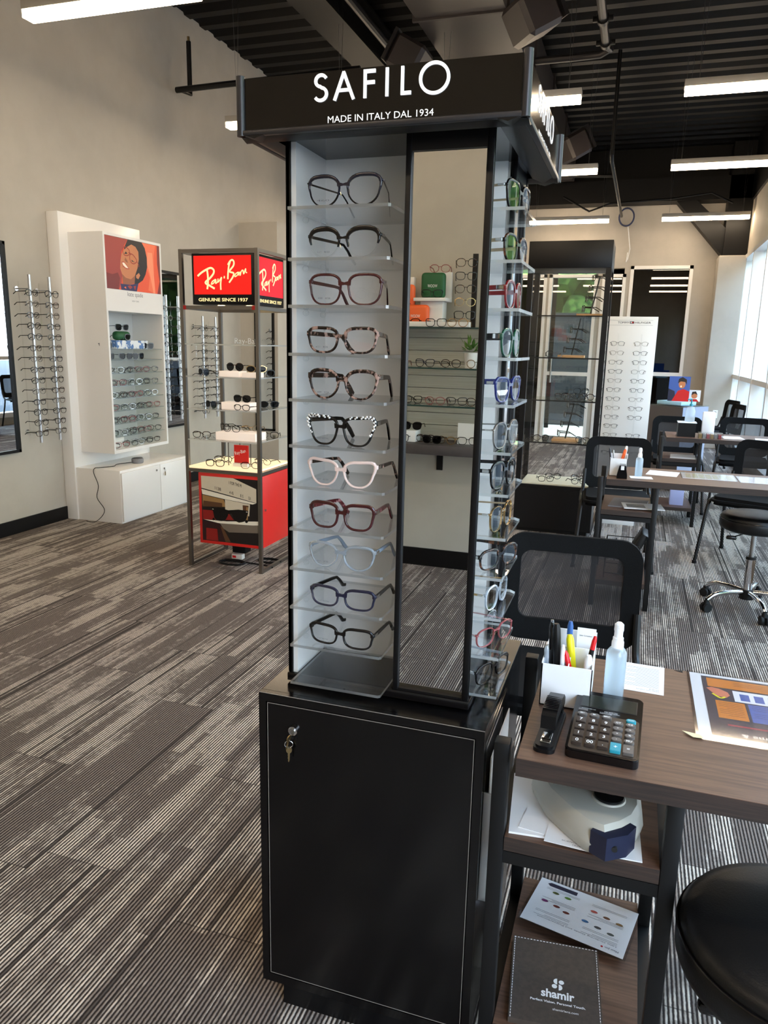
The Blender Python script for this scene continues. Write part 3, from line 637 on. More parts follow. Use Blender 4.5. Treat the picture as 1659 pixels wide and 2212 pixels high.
def key(name, c, M_):
    q = MB(); pts = [(.006*math.cos(t_*PI/6), .0075*math.sin(t_*PI/6)) for t_ in range(12)]
    q.prism(pts, 'y', -.0009, .0009, 'brass', M4=M_).prism([(-.002, -.0065), (.002, -.0065), (.002, -.024), (.0005, -.027), (-.0012, -.024), (-.0006, -.021), (-.002, -.018), (-.0012, -.015), (-.002, -.012)], 'y', -.0008, .0008, 'brass', M4=M_)
    return q.build('key', ky)
key('key', None, Matrix.Translation((-.591, 1.2375, .684)) @ Matrix.Rotation(.25, 4, 'Y') @ Matrix.Rotation(PI/2*.8, 4, 'Z'))
key('key', None, Matrix.Translation((-.594, 1.243, .655)) @ Matrix.Rotation(.05, 4, 'Y') @ Matrix.Rotation(.3, 4, 'Z'))
MB().tube([(-.593+.0075*math.cos(t_*PI/9), 1.240+.003*math.cos(t_*PI/9), .669+.0075*math.sin(t_*PI/9)) for t_ in range(18)], .0008, 'chrome', 6, closed=True).build('ring', ky)
MB().box(CX0+.035, CX1-.035, CY0+.03, CY1-.03, 0, .08, 'black_satin').build('plinth', cb, smooth=False)
# clear brochure pocket on the cabinet's right side with a sheet in it
bp = thing('brochure_holder', 'clear acrylic pocket fixed to the right side of the black cabinet', 'holder', (-.203, 1.4, .45))
q = MB(); x = CX1+.001
q.box(x, x+.002, 1.27, 1.5, .40, .74, 'acrylic').box(x+.022, x+.024, 1.275, 1.5, .40, .62, 'acrylic').box(x, x+.024, 1.27, 1.273, .40, .63, 'acrylic_edge').box(x, x+.024, 1.27, 1.5, .397, .40, 'acrylic_edge')
q.build('pocket', bp, smooth=False)
tag(MB().box(x+.008, x+.010, 1.28, 1.49, .4005, .70, 'paper').build('leaflet', smooth=False), 'white leaflet standing in the clear pocket on the cabinet side', 'paper')
# ================================================================ LEFT WALL
def framed_mirror(name, x, y0, y1, z0, z1, label, axis='x', fw=.022):
    """mirror hung on a wall whose surface is at x (axis x, facing +x) or at y (axis y, facing -y)"""
    t = thing('wall_mirror', label, 'mirror', (x, (y0+y1)/2, z0) if axis == 'x' else ((y0+y1)/2, x, z0))
    a = (lambda p, q_, r_, s_, d0, d1, m_, B: B.box(x+d0, x+d1, p, q_, r_, s_, m_)) if axis == 'x' else (lambda p, q_, r_, s_, d0, d1, m_, B: B.box(p, q_, x-d1, x-d0, r_, s_, m_))
    b = MB(); a(y0, y0+fw, z0, z1, .001, .03, 'black_satin', b); a(y1-fw, y1, z0, z1, .001, .03, 'black_satin', b); a(y0, y1, z1-fw, z1, .001, .03, 'black_satin', b); a(y0, y1, z0, z0+fw, .001, .03, 'black_satin', b)
    b.build('frame', t, smooth=False); b = MB(); a(y0+fw, y1-fw, z0+fw, z1-fw, .005, .015, 'mirror', b); b.build('mirror_glass', t, smooth=False); return t
framed_mirror('m', XL, 3.55, 4.47, .61, 2.11, 'tall black-framed mirror at the left edge of the photo on the left wall')
framed_mirror('m', XL, 5.95, 6.72, .61, 2.095, 'tall mirror between the white shelf tower and the red display stand')
framed_mirror('m', 7.9, -4.16, -3.92, .45, 2.0, 'narrow black-framed mirror on the closet wall behind the red display stand', 'y')
mat('rod_metal', '#c9c9cb', .3, .9)
RM = [mini('eyeglasses', '', fr_, group='eyeglasses on the wall rod racks', n_=n_, h_=h_, rim=.003, cat=c_, temple='black_gloss', tw=.0075) for fr_, n_, h_, c_ in (('black_gloss', 2.5, .038, .0), ('gunmetal', 2.2, .04, 0), ('tortoise_dark', 2.8, .036, .003), ('black_satin', 2.2, .042, 0), ('navy', 2.8, .036, 0), ('gunmetal', 2.2, .04, 0))]
used = set()
def use(proto):
    if proto in used: return copy_tree(proto)
    used.add(proto); return proto
def rod_rack(x, ys, z0, z1, n, where, short):
    rz, tilt = PI/2, 0.
    t = thing('rod_rack', 'pair of vertical metal rods of eyeglasses, %s' % where, 'display rack', (x, ys[0], z0))
    for j, y in enumerate(ys):
        b = MB(); b.tube([(x, y, z0), (x, y, z1)], .012, 'rod_metal', 12)
        b.build('rod', t)
        b = MB().tube([(x-.05, y-.055, z0+.06), (x-.05, y-.055, z1-.05)], .004, 'clear', 6).build('clear_strip', t)
        for z in (z0+.08, z1-.1):
            MB().tube([(x-.1, y-.03, z), (x, y, z)], .005, 'rod_metal', 8).cyl((x-.1, y-.03, z), .018, .008, 'chrome', 'x', 16).build('wall_mount', t)
        for k in range(n):
            z = z1-.13-(z1-z0-.2)*k/(n-1)
            sd = ('left-hand' if j == 0 else 'right-hand')
            put(use(RM[(k*5+j*3+(k//4)) % 6]), (x+.018, y+.0, z-.02), rz+random.uniform(-.12, .12), 'eyeglasses on the %s rod %s, %s' % (sd, short, nth(k, n)), rx=tilt)
rod_rack(-4.25, (4.60, 4.80), .67, 1.895, 14, 'left of the white shelf tower', 'left of the white tower')
rod_rack(-4.25, (6.30, 6.50), .69, 1.865, 13, 'before the wall mirror behind the white tower', 'before the wall mirror')
rod_rack(-4.25, (6.93, 7.18), .66, 1.70, 12, 'on the left wall behind the red display stand', 'behind the red stand')

# ================================================================ WHITE SHELF TOWER
kt = thing('shelf_tower', 'tall white eyewear shelf tower with a portrait poster on top, against the left wall', 'display stand', (-4.05, 5.4, 0))
MB().box(XL+.002, -4.24, 4.925, 5.93, 0, 2.385, 'white_gloss', bev=.003).build('back_panel', kt)
bx0, bx1, by0, by1 = -4.24, -3.92, 5.02, 5.765
b = MB(); b.box(bx0, bx1, by0, by0+.02, .55, 2.245, 'white_gloss').box(bx0, bx1, by1-.02, by1, .55, 2.245, 'white_gloss').box(bx0, bx1, by0+.02, by1-.02, 2.225, 2.245, 'white_gloss').box(bx0, bx1, by0+.02, by1-.02, .55, .575, 'white_gloss').box(bx0+.0, bx1, by0+.02, by1-.02, 1.665, 1.69, 'white_gloss')
b.box(bx1-.012, bx1-.002, by0+.02, by1-.02, 1.69, 1.832, 'white_gloss').box(bx0, bx0+.012, by0+.02, by1-.02, .575, 1.665, 'tower_white')
b.build('display_box', kt, smooth=False)
b = MB().box(-4.24, -3.82, 4.94, 5.91, 0, .43, 'white_gloss', bev=.002).build('base_cabinet', kt)
for a, c_ in ((4.945, 5.455), (5.462, 5.905)):
    dd = MB().box(-3.821, -3.805, a, c_, .015, .41, 'white_gloss', bev=.0015).build('cabinet_door', kt)
    MB().cyl((-3.806, 5.40 if a < 5 else 5.51, .37), .009, .008, 'chrome', 'x', 16).build('lock', dd)
kk = thing('key_ring', 'small keys hanging from the lock of the white base cabinet', 'keys', (-3.79, 5.51, .36))
MB().tube([(-3.792, 5.51+.01*math.cos(a*PI/6), .352+.01*math.sin(a*PI/6)) for a in range(12)], .001, 'chrome', 5, closed=True).build('ring', kk)
MB().box(-3.793, -3.791, 5.505, 5.517, .31, .343, 'brass').build('key', kk)
# poster: own picture in flat colour shapes
for n_, c_ in (('p_orange', '#d8502c'), ('p_coral', '#e06a44'), ('p_rust', '#963831'), ('p_wine', '#722623'), ('p_hair', '#140e12'), ('p_skin', '#b8734a'), ('p_skin2', '#8d5236'), ('p_lip', '#a34434'), ('p_tooth', '#f3d9c4'), ('p_navy', '#2a2450'), ('p_rim', '#8e2a1e'), ('p_peach', '#e88660')):
    mat(n_, c_, .3, emit=.12)
def quad(TL, TR, BR, BL, W_, H_):
    def f_(x, y):
        u_ = (x-TL[0])/(TR[0]-TL[0])
        for _ in range(3):
            ty = TL[1]+u_*(TR[1]-TL[1]); by = BL[1]+u_*(BR[1]-BL[1]); v_ = (y-ty)/(by-ty)
            xl = TL[0]+v_*(BL[0]-TL[0]); xr = TR[0]+v_*(BR[0]-TR[0]); u_ = (x-xl)/(xr-xl)
        return (u_*W_, (1-v_)*H_)
    return f_
PW, PH = by1-by0-.04, .39
F = ((-3.922, by0+.02, 1.833), (0, 1, 0), (0, 0, 1)); qf = quad((110, 155), (1435, 470), (1475, 1605), (180, 1435), PW, PH)
def clampP(P): return [(min(max(a, 0), PW), min(max(c_, 0), PH)) for a, c_ in P]
b = MB(); b.box(-3.935, -3.923, by0+.02, by1-.02, 1.833, 1.833+PH, 'white_gloss').poly([(0, 0), (PW, 0), (PW, PH), (0, PH)], F, .0003, 'p_orange')
L_ = [('p_coral', [(1000, 300), (1330, 400), (1290, 700), (1300, 1600), (1150, 1500), (1190, 1200), (1080, 900)]),
      ('p_rust', [(100, 100), (640, 240), (560, 420), (500, 560), (480, 760), (470, 960), (520, 1120), (500, 1320), (450, 1500), (150, 1480)]),
      ('p_wine', [(160, 1050), (300, 1100), (420, 1060), (470, 1200), (440, 1500), (150, 1470)]),
      ('p_peach', [(1130, 600), (1250, 620), (1280, 1000), (1330, 1590), (1280, 1600), (1190, 1120), (1120, 900)]),
      ('p_wine', [(1370, 450), (1460, 460), (1480, 1620), (1380, 1610), (1440, 1300), (1380, 900)]),
      ('p_hair', [(640, 250), (980, 330), (1060, 500), (1110, 720), (1120, 950), (1080, 1120), (1010, 1260), (880, 1350), (800, 1340), (700, 1000), (600, 700), (560, 480)]),
      ('p_skin2', [(510, 1080), (820, 1150), (810, 1330), (700, 1360), (540, 1340)]),
      ('p_skin', [(640, 450), (730, 400), (830, 460), (900, 580), (910, 760), (880, 960), (820, 1140), (720, 1230), (600, 1190), (510, 1090), (470, 960), (480, 780), (500, 620), (560, 520)]),
      ('p_skin', [(840, 1140), (910, 1080), (945, 1140), (900, 1230), (850, 1200)]),
      ('p_lip', [(500, 800), (560, 800), (620, 880), (690, 990), (610, 980), (530, 920)]),
      ('p_tooth', [(515, 825), (560, 825), (610, 890), (660, 965), (600, 950), (540, 890)]),
      ('p_skin2', [(590, 700), (640, 790), (650, 840), (590, 800), (570, 760)]),
      ('p_hair', [(600, 560), (640, 620), (560, 620)]), ('p_hair', [(730, 760), (820, 830), (740, 800)]),
      ('p_navy', [(480, 1330), (700, 1360), (900, 1330), (860, 1540), (500, 1520)]), ('p_rust', [(640, 1390), (700, 1370), (760, 1420), (700, 1470)]), ('p_rust', [(780, 1400), (840, 1390), (820, 1500)]), ('p_coral', [(560, 1420), (600, 1400), (610, 1460)])]
for i, (m_, P) in enumerate(L_): b.poly(clampP([qf(*p) for p in P]), F, .0005+i*.0001, m_)
for P in ([(560, 450), (660, 510), (690, 600), (640, 660), (560, 640), (525, 540)], [(700, 640), (760, 640), (860, 790), (790, 860), (720, 820), (690, 730)]): b.ribbon([qf(*p) for p in P], .007, F, .0026, 'p_rim', closed=True)
b.ribbon([qf(*p) for p in ((655, 590), (700, 610), (720, 640))], .006, F, .0026, 'p_rim'); b.ribbon([qf(*p) for p in ((850, 790), (900, 880), (905, 940))], .006, F, .0026, 'p_rim')
b.build('poster', kt, smooth=False)
b = MB(); F = ((-3.922, by0+.37, 1.79), (0, 1, 0), (0, 0, 1)); b.text('kate spade', F, 'ink_grey', off=.0005, width=.2, height=.035, align='C'); b.text('NEW YORK', ((-3.922, by0+.37, 1.748), (0, 1, 0), (0, 0, 1)), 'ink_grey', off=.0005, width=.09, height=.012, align='C')
b.build('header_lettering', kt, smooth=False)
KZ = [1.375, 1.29, 1.185, 1.085, .985, .885, .782, .678]
for z in KZ:
    q = MB().box(bx0+.013, bx1-.02, by0+.021, by1-.021, z-.006, z, 'glass_green').box(bx1-.02, bx1-.018, by0+.021, by1-.021, z-.006, z, 'acrylic_edge').build('glass_shelf', kt, smooth=False)
shl = ['third', 'fourth', 'fifth', 'sixth', 'seventh', 'eighth', 'bottom']
KM = [mini('eyeglasses', '', fr_, group='eyeglasses on the white shelf tower', n_=n_, h_=h_, cat=c_) for fr_, n_, h_, c_ in (('black_gloss', 2.6, .038, 0), ('tortoise_dark', 2.8, .036, .003), ('steel', 2.2, .038, 0), ('rose', 2.6, .036, .002), ('black_satin', 3, .034, 0))]
for s_, z in enumerate(KZ[2:]+[.5755]):
    for k in range(6):
        put(use(KM[(k*2+s_) % 5]), (-4.0+random.uniform(-.012, .012), by0+.085+k*.112, z+.0004), PI/2-.55+random.uniform(-.1, .1), 'eyeglasses %s from left on the %s shelf of the white shelf tower' % (ORD[k] if k else 'first', shl[s_]))
SG = [mini('sunglasses', '', 'black_gloss', 'shade_lens', n_=n_, h_=.042, rim=.004, cat=c_, group='sunglasses on the white shelf tower', cat_='sunglasses') for n_, c_ in ((2.8, .004), (2.3, .006))]
for i, (yy, zz, rz) in enumerate(((by0+.07, 1.2904, PI/2-.3), (by0+.30, 1.2904, PI/2-.35), (by0+.47, 1.2904, PI/2-.1), (by0+.06, 1.3754, PI/2-.2), (by0+.60, 1.3754, PI/2-.3), (by0+.33, 1.444, PI/2-.3), (by0+.31, 1.52, PI/2-.3))):
    put(use(SG[i % 2]), (-3.99 if i < 5 else -4.02, yy, zz), rz, 'black sunglasses ' + ['at the left end of the second glass shelf', 'second from left on the second glass shelf', 'rightmost on the second glass shelf', 'at the left end of the top glass shelf', 'at the right end of the top glass shelf', 'in front of the green case on the top shelf', 'on top of the green case on the top shelf'][i]+' of the white tower')
mat('floral', '#dfe6ee', .5); g = G(MATS['floral']); p = g.xyz(); vv = g.noise(g.vec(p[0], p[1], p[2]), 28., 2.); g.col(g.mix(g.ramp(vv, .52, .56), '#e6ebf0', '#5b7fb5'))
tag(MB().box(-4.12, -4.0, by0+.2, by0+.62, 1.3753, 1.442, 'floral', bev=.002).build('riser_block', loc=(-4.06, by0+.4, 1.3753)), 'white riser block with blue flowers on the top shelf of the white tower', 'riser')
b = MB().box(-4.2, -4.19, by0+.03, by0+.3, 1.376, 1.62, 'floral'); b.text('kate spade', ((-4.1895, by0+.165, 1.55), (0, 1, 0), (0, 0, 1)), 'blue', off=.0005, width=.15, height=.024, align='C').text('NEW YORK', ((-4.1895, by0+.165, 1.525), (0, 1, 0), (0, 0, 1)), 'blue', off=.0005, width=.07, height=.009, align='C')
tag(b.build('brand_card', loc=(-4.195, by0+.165, 1.376), smooth=False), 'pale flowered card standing at the back left of the top glass shelf', 'card')
tag(MB().box(-4.09, -4.02, by0+.25, by0+.43, 1.4424, 1.515, 'green', bev=.03, seg=4).build('glasses_case', loc=(-4.05, by0+.34, 1.4424)), 'green glasses case between the black sunglasses on the top shelf', 'case')
b = MB().box(-4.06, -4.05, by0+.03, by0+.16, .576, .66, 'pale_blue').box(-4.062, -4.052, by0+.17, by0+.3, .576, .66, 'white_paint'); 
tag(b.build('folded_card', loc=(-4.05, by0+.1, .576), smooth=False), 'small pale blue and white card at the left of the white tower bottom shelf', 'card')
# speaker and cable on the base cabinet
sp = thing('smart_speaker', 'small round grey fabric speaker on the white base cabinet', 'speaker', (-3.95, 5.35, .43))
noisy('fabric_grey', '#7c7c80', '#8c8c90', 200., rough=.9)
MB().lathe([(.043, 0), (.049, .006), (.050, .03), (.047, .039), (.043, .041)], 'fabric_grey', (-3.95, 5.35, .4305)).build('body', sp)
MB().lathe([(.0425, 0), (.042, .002), (.0, .0025)], 'black_satin', (-3.95, 5.35, .4718)).build('top_ring', sp)
tag(MB().tube(cr_spline([(-3.99, 5.33, .436), (-4.04, 5.2, .434), (-4.0, 5.1, .434), (-4.05, 5.0, .434), (-4.06, 4.945, .436), (-4.062, 4.93, .40), (-4.02, 4.925, .3), (-4.04, 4.925, .2), (-3.97, 4.92, .1), (-4.04, 4.9, .01), (-4.12, 4.88, .008)], 6), .0028, 'black_matte', 6).build('power_cable'), 'thin dark cable from the round speaker down the side of the white base cabinet', 'cable')

# ================================================================ RED DISPLAY STAND
RX0, RX1, RY0, RY1, RZ = -2.70, -2.165, 4.15, 4.62, 1.99
rb = thing('display_stand', 'open metal-framed eyewear stand with red light-box signs and a red base cabinet', 'display stand', ((RX0+RX1)/2, (RY0+RY1)/2, 0))
T_ = .022; b = MB()
for x in (RX0, RX1-T_):
    for y in (RY0, RY1-T_): MB().box(x, x+T_, y, y+T_, 0, RZ, 'gunmetal').build('post', rb, smooth=False)
for z in (RZ-T_, 1.64, .632):
    for y in (RY0, RY1-T_): MB().box(RX0+T_, RX1-T_, y+.001, y+T_-.001, z, z+T_-.001, 'gunmetal').build('rail', rb, smooth=False)
    for x in (RX0, RX1-T_): MB().box(x+.001, x+T_-.001, RY0+T_, RY1-T_, z, z+T_-.001, 'gunmetal').build('rail', rb, smooth=False)
for x in (RX0, RX1-T_): MB().box(x+.001, x+T_-.001, RY0+T_, RY1-T_, .0, .02, 'gunmetal').build('rail', rb, smooth=False)
for x in (RX0+T_, RX1-T_-.02): MB().box(x, x+.02, RY0-.001, RY0+T_, 1.638, 1.662, 'red_dark').build('joint', rb, smooth=False)
mat('ray_red', '#b00f08', .4, emit=.75, ecol='#ff0f08'); mat('cream_lit', '#e8d29a', .4, emit=.45, ecol='#ffe09a'); mat('ray_red_dim', '#b81420', .3, emit=.35, ecol='#ff2030', spec=.2)
lx0, lx1, lz0, lz1 = -2.615, -2.195, 1.668, 1.965
MB().box(lx0, lx1, RY0+.01, RY1-.06, lz0, lz1, 'black_satin', bev=.003).build('light_box', rb)
def rayban(F, W_, H_, redm, B):
    """F at lower-left of the sign face of size W_ x H_"""
    B.poly([(W_*.035, H_*.20), (W_*.955, H_*.20), (W_*.955, H_*.95), (W_*.035, H_*.95)], F, .0006, redm)
    qf = quad((250, 207), (1025, 195), (1040, 745), (272, 738), W_*.92, H_*.75); o = Vector(F[0])+Vector(F[1])*W_*.035+Vector(F[2])*H_*.2; F2 = (o, F[1], F[2])
    S_ = [(30, [(312, 485), (360, 440), (430, 395), (490, 372), (530, 400), (528, 450), (480, 515), (420, 575), (480, 618), (548, 660)]), (30, [(440, 395), (452, 480), (455, 570), (447, 668)]),
          (18, [(560, 530), (515, 560), (503, 598), (535, 580), (562, 535), (560, 588), (590, 560)]), (18, [(592, 520), (592, 570), (622, 530), (640, 500)]), (24, [(637, 505), (628, 590), (632, 678)]), (36, [(668, 500), (684, 502)]),
          (26, [(752, 285), (735, 350), (727, 430), (724, 530)]), (26, [(722, 330), (750, 280), (780, 262), (802, 290), (795, 345), (745, 420), (800, 445), (790, 500), (742, 578)]),
          (16, [(865, 430), (828, 455), (818, 495), (850, 475), (868, 435), (870, 480)]), (16, [(884, 425), (890, 478), (900, 430), (920, 405), (935, 462)]), (16, [(925, 400), (938, 455), (952, 400), (962, 388), (962, 430), (980, 442)])]
    for wd_, P in S_: B.ribbon([qf(*p) for p in P], .78*wd_*W_*.92/775, F2, .0012, 'cream_lit')
    B.text('GENUINE SINCE 1937', (Vector(F[0])+Vector(F[1])*W_*.5+Vector(F[2])*H_*.065, F[1], F[2]), 'cream_lit', off=.0012, width=W_*.8, height=H_*.065, align='C', bold=.02)
    return B
rayban(((lx0, RY0+.01, lz0), (1, 0, 0), (0, 0, 1)), lx1-lx0, lz1-lz0, 'ray_red', MB()).build('front_sign', rb, smooth=False)
rayban(((lx1, RY0+.015, lz0), (0, 1, 0), (0, 0, 1)), RY1-.07-RY0, lz1-lz0, 'ray_red_dim', MB()).build('side_sign', rb, smooth=False)
mat('spot_lit', '#fff4d8', .4, emit=14, ecol='#ffe6b0')
for x in (-2.5, -2.3): MB().cyl((x, 4.3, 1.655), .022, .01, 'spot_lit', seg=14).build('spot_lamp', rb)
RSZ = [1.435, 1.237, 1.035, .842]
for z in RSZ:
    MB().box(RX0+T_, RX1-T_, RY0+.004, RY1-.02, z-.008, z, 'clear').box(RX0+T_, RX1-T_, RY0+.002, RY0+.004, z-.008, z, 'acrylic_edge').box(RX1-T_, RX1-T_+.002, RY0+.02, RY1-.02, z-.008, z, 'acrylic_edge').build('glass_shelf', rb, smooth=False)
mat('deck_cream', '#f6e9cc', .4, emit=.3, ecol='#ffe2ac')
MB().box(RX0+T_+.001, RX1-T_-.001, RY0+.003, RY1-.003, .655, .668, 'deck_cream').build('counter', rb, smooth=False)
MB().box(-2.615, RX1-.003, RY0+.008, RY1-.03, .163, .628, 'red_panel', bev=.002).build('base_cabinet', rb)
for n_, c_ in (('f_dark', '#1a1414'), ('f_cream', '#d8cbb4'), ('f_tan', '#a07a4c'), ('f_brown', '#5a3a24'), ('f_red', '#8d1714'), ('f_grey', '#76695c'), ('f_wine', '#2b0f12'), ('f_light', '#efe6d4')): mat(n_, c_, .3)
PW, PH = .405, .425; F = ((-2.595, RY0+.0075, .183), (1, 0, 0), (0, 0, 1)); qf = quad((205, 180), (1070, 255), (1095, 1255), (250, 1170), PW, PH)
b = MB().poly([(0, 0), (PW, 0), (PW, PH), (0, PH)], F, .0004, 'f_dark')
for i, (m_, P) in enumerate([('f_cream', [(205, 180), (700, 215), (1050, 390), (1055, 600), (640, 480), (215, 365)]), ('f_light', [(215, 380), (640, 495), (1050, 605), (1000, 620), (600, 545), (230, 460)]), ('f_tan', [(230, 470), (560, 545), (600, 660), (240, 640)]), ('f_brown', [(250, 560), (540, 600), (540, 660), (240, 650)]),
      ('f_cream', [(580, 545), (960, 620), (950, 800), (590, 740)]), ('f_brown', [(850, 630), (940, 640), (930, 800), (860, 780)]), ('f_tan', [(905, 660), (935, 660), (930, 860), (905, 860)]), ('f_red', [(240, 700), (620, 730), (720, 860), (250, 850)]), ('f_light', [(260, 850), (620, 880), (1090, 880), (1090, 940), (800, 940), (500, 910)]),
      ('f_grey', [(510, 910), (1090, 945), (1090, 1060), (650, 1050), (560, 990)]), ('f_wine', [(250, 870), (510, 910), (600, 1190), (255, 1165)]), ('f_red', [(300, 980), (470, 1000), (490, 1185), (305, 1165)]), ('f_brown', [(515, 950), (560, 980), (680, 1200), (600, 1200)]),
      ('black_gloss', [(372, 672), (480, 672), (640, 708), (790, 698), (935, 716), (930, 775), (680, 768), (620, 765), (400, 720)]), ('black_gloss', [(398, 700), (640, 735), (632, 790), (600, 850), (540, 876), (470, 868), (425, 830), (410, 760)]), ('black_gloss', [(680, 745), (928, 745), (915, 830), (870, 885), (800, 898), (740, 872), (700, 810)]), ('black_gloss', [(405, 820), (440, 850), (410, 866), (392, 858)]), ('black_gloss', [(905, 850), (938, 885), (915, 905), (890, 890)]), ('f_light', [(390, 684), (410, 687), (410, 697), (390, 694)]), ('f_light', [(905, 728), (925, 731), (925, 741), (905, 738)])]): b.poly(clampP([qf(*p) for p in P]), F, .0006+i*.0001, m_)
for s_, x, y, w_ in (('1 FOR THE M', 640, 290, .09), ('1138', 425, 370, .045), ('4 45', 650, 440, .03), ('8 15', 815, 490, .022), ('12A', 935, 525, .018)):
    p = qf(x, y); b.text(s_, ((F[0][0]+p[0], F[0][1], F[0][2]+p[1]-.008), (.985, 0, -.17), (0, 0, 1)), 'f_dark', off=.0024, width=w_, height=.021)
b.build('picture_panel', rb, smooth=False)
MB().cyl((RX1-.003, 4.2, .41), .008, .01, 'chrome', 'x', 14).build('lock', rb)
# things on the stand
def S(label, x, y, z, rz=0., sun_=True, **k):
    o = mini('sunglasses' if sun_ else 'eyeglasses', label, k.pop('frame', 'black_gloss'), 'shade_lens' if sun_ else 'lens_small', cat_='sunglasses' if sun_ else 'glasses', group='eyewear on the red display stand', **k)
    return put(o, (x, y, z+.0004), rz)
def block(x0, x1, y0, y1, z, h_, label, m_='acrylic'):
    return tag(MB().box(x0, x1, y0, y1, z+.0003, z+h_, m_, bev=.002).build('riser_block', loc=((x0+x1)/2, (y0+y1)/2, z)), label, 'riser')
mat('block_lit', '#f3e6dc', .25, emit=.15, ecol='#ffe9d8')
block(-2.47, -2.33, 4.2, 4.3, RSZ[1], .035, 'frosted riser block on the second shelf of the red stand', 'block_lit'); block(-2.31, -2.2, 4.2, 4.28, RSZ[1], .03, 'small frosted riser on the second shelf of the red stand, right', 'block_lit')
block(-2.46, -2.26, 4.2, 4.3, RSZ[2], .045, 'frosted riser block on the third shelf of the red stand', 'block_lit'); block(-2.5, -2.22, 4.19, 4.34, RSZ[3], .05, 'largest frosted riser block, on the fourth shelf of the red stand', 'block_lit')
S('black sunglasses at the left of the second shelf of the red stand', -2.6, 4.23, RSZ[1], -.5, rim=.004); S('round dark sunglasses on the frosted block of the second shelf', -2.37, 4.22, RSZ[1]+.035, -.1, n_=2., h_=.044, frame='tortoise_dark')
S('gold-rimmed sunglasses beside the second shelf riser, right post', -2.23, 4.24, RSZ[1]+.03, .5, n_=2.1, frame='gold'); S('dark sunglasses at the right rear of the second shelf', -2.26, 4.42, RSZ[1], .8)
S('black eyeglasses at the left of the third shelf of the red stand', -2.56, 4.24, RSZ[2], -.5, rim=.004); S('black sunglasses on the frosted block of the third shelf', -2.33, 4.23, RSZ[2]+.045, -.1, rim=.0045)
S('thin black eyeglasses in front of the third shelf riser', -2.3, 4.17, RSZ[2], -.2, False, h_=.03); S('black sunglasses at the right rear of the third shelf', -2.25, 4.45, RSZ[2], .6)
S('brown eyeglasses at the left of the fourth shelf of the red stand', -2.62, 4.22, RSZ[3], .1, False, frame='tortoise_dark'); S('black eyeglasses on the left of the fourth shelf riser', -2.5, 4.3, RSZ[3]+.05, -.6, False)
S('black eyeglasses on the middle of the fourth shelf riser', -2.40, 4.215, RSZ[3]+.05, -.1, False, frame='black_gloss'); S('thin eyeglasses at the back of the fourth shelf riser', -2.30, 4.29, RSZ[3]+.05, .2, False, frame='gold', rim=.0015)
S('black eyeglasses at the right of the fourth shelf by the post', -2.23, 4.40, RSZ[3], .3, False)
S('black eyeglasses in front of the red card on the counter', -2.51, 4.19, .668, .12, False, n_=3, rim=.004); S('round black eyeglasses at the back left of the counter', -2.55, 4.36, .668, .1, False, n_=2.2)
S('black eyeglasses at the right front of the counter', -2.26, 4.2, .668, .35, False); S('thin black eyeglasses at the right rear of the counter', -2.27, 4.38, .668, -.1, False, n_=2.2, rim=.002)
S('clear-rimmed eyeglasses on the top shelf of the red stand', -2.24, 4.36, RSZ[0], .4, False, frame='clear'); 
b = MB().text('Ray-Ban', ((-2.36, 4.22, RSZ[0]+.005), (1, 0, 0), (0, 0, 1)), 'white_plastic', width=.16, height=.035, th=.01); b.box(-2.36, -2.2, 4.215, 4.225, RSZ[0], RSZ[0]+.006, 'clear')
tag(b.build('letter_block', loc=(-2.3, 4.22, RSZ[0]), smooth=False), 'clear three-dimensional lettering on the top shelf of the red stand', 'sign')
b = MB().box(-2.41, -2.31, 4.26, 4.272, .692, .805, 'red_panel').box(-2.41, -2.305, 4.24, 4.272, .668, .69, 'white_paint').text('Ray-Ban', ((-2.40, 4.2595, .74), (1, 0, .3), (-.3, 0, 1)), 'white_plastic', width=.075, height=.022)
tag(b.build('counter_card', loc=(-2.36, 4.26, .668), smooth=False), 'red counter card with white script beside the wire stand', 'card')
ws = MB()
for (x, y) in ((-2.46, 4.27), (-2.3, 4.27), (-2.46, 4.42), (-2.3, 4.42)): ws.box(x, x+.005, y, y+.005, .668, .82, 'gunmetal')
for y in (4.27, 4.42): ws.box(-2.46, -2.295, y, y+.005, .816, .821, 'gunmetal')
for x in (-2.46, -2.3): ws.box(x, x+.005, 4.27, 4.425, .816, .821, 'gunmetal')
ws.box(-2.455, -2.3, 4.275, 4.42, .8215, .826, 'clear'); tag(ws.build('wire_stand', loc=(-2.38, 4.35, .668), smooth=False), 'small wire cube stand in the middle of the cream counter of the red stand', 'stand')
ps = thing('power_strip', 'white power switch with a red button on the carpet below the red cabinet', 'power strip', (-2.43, 4.32, 0))
MB().box(-2.47, -2.39, 4.3, 4.34, .03, .065, 'white_paint', bev=.005).build('body', ps); MB().box(-2.46, -2.435, 4.297, 4.301, .04, .055, 'red').build('switch', ps)
tag(MB().box(-2.48, -2.38, 4.33, 4.41, .0655, .15, 'black_matte', bev=.006).build('transformer'), 'black transformer block hanging below the red cabinet above the power strip', 'adapter')
for k, (sx_, sy_, rr) in enumerate(((-2.46, 4.29, .08), (-2.25, 4.42, .07))):
    tag(MB().tube(cr_spline([(sx_+rr*(1+.1*j/8)*math.cos(j*PI/4), sy_+rr*.6*math.sin(j*PI/4), .006+.003*(j//8)) for j in range(20)]+([(sx_+.2, sy_+.03, .006), (sx_+.3, sy_, .006)] if k == 0 else []), 4), .005, 'black_matte', 6).build('power_cable'), ['looped black cable under the left part of the red cabinet', 'looped black cable on the carpet near the right post of the red stand'][k], 'cable')
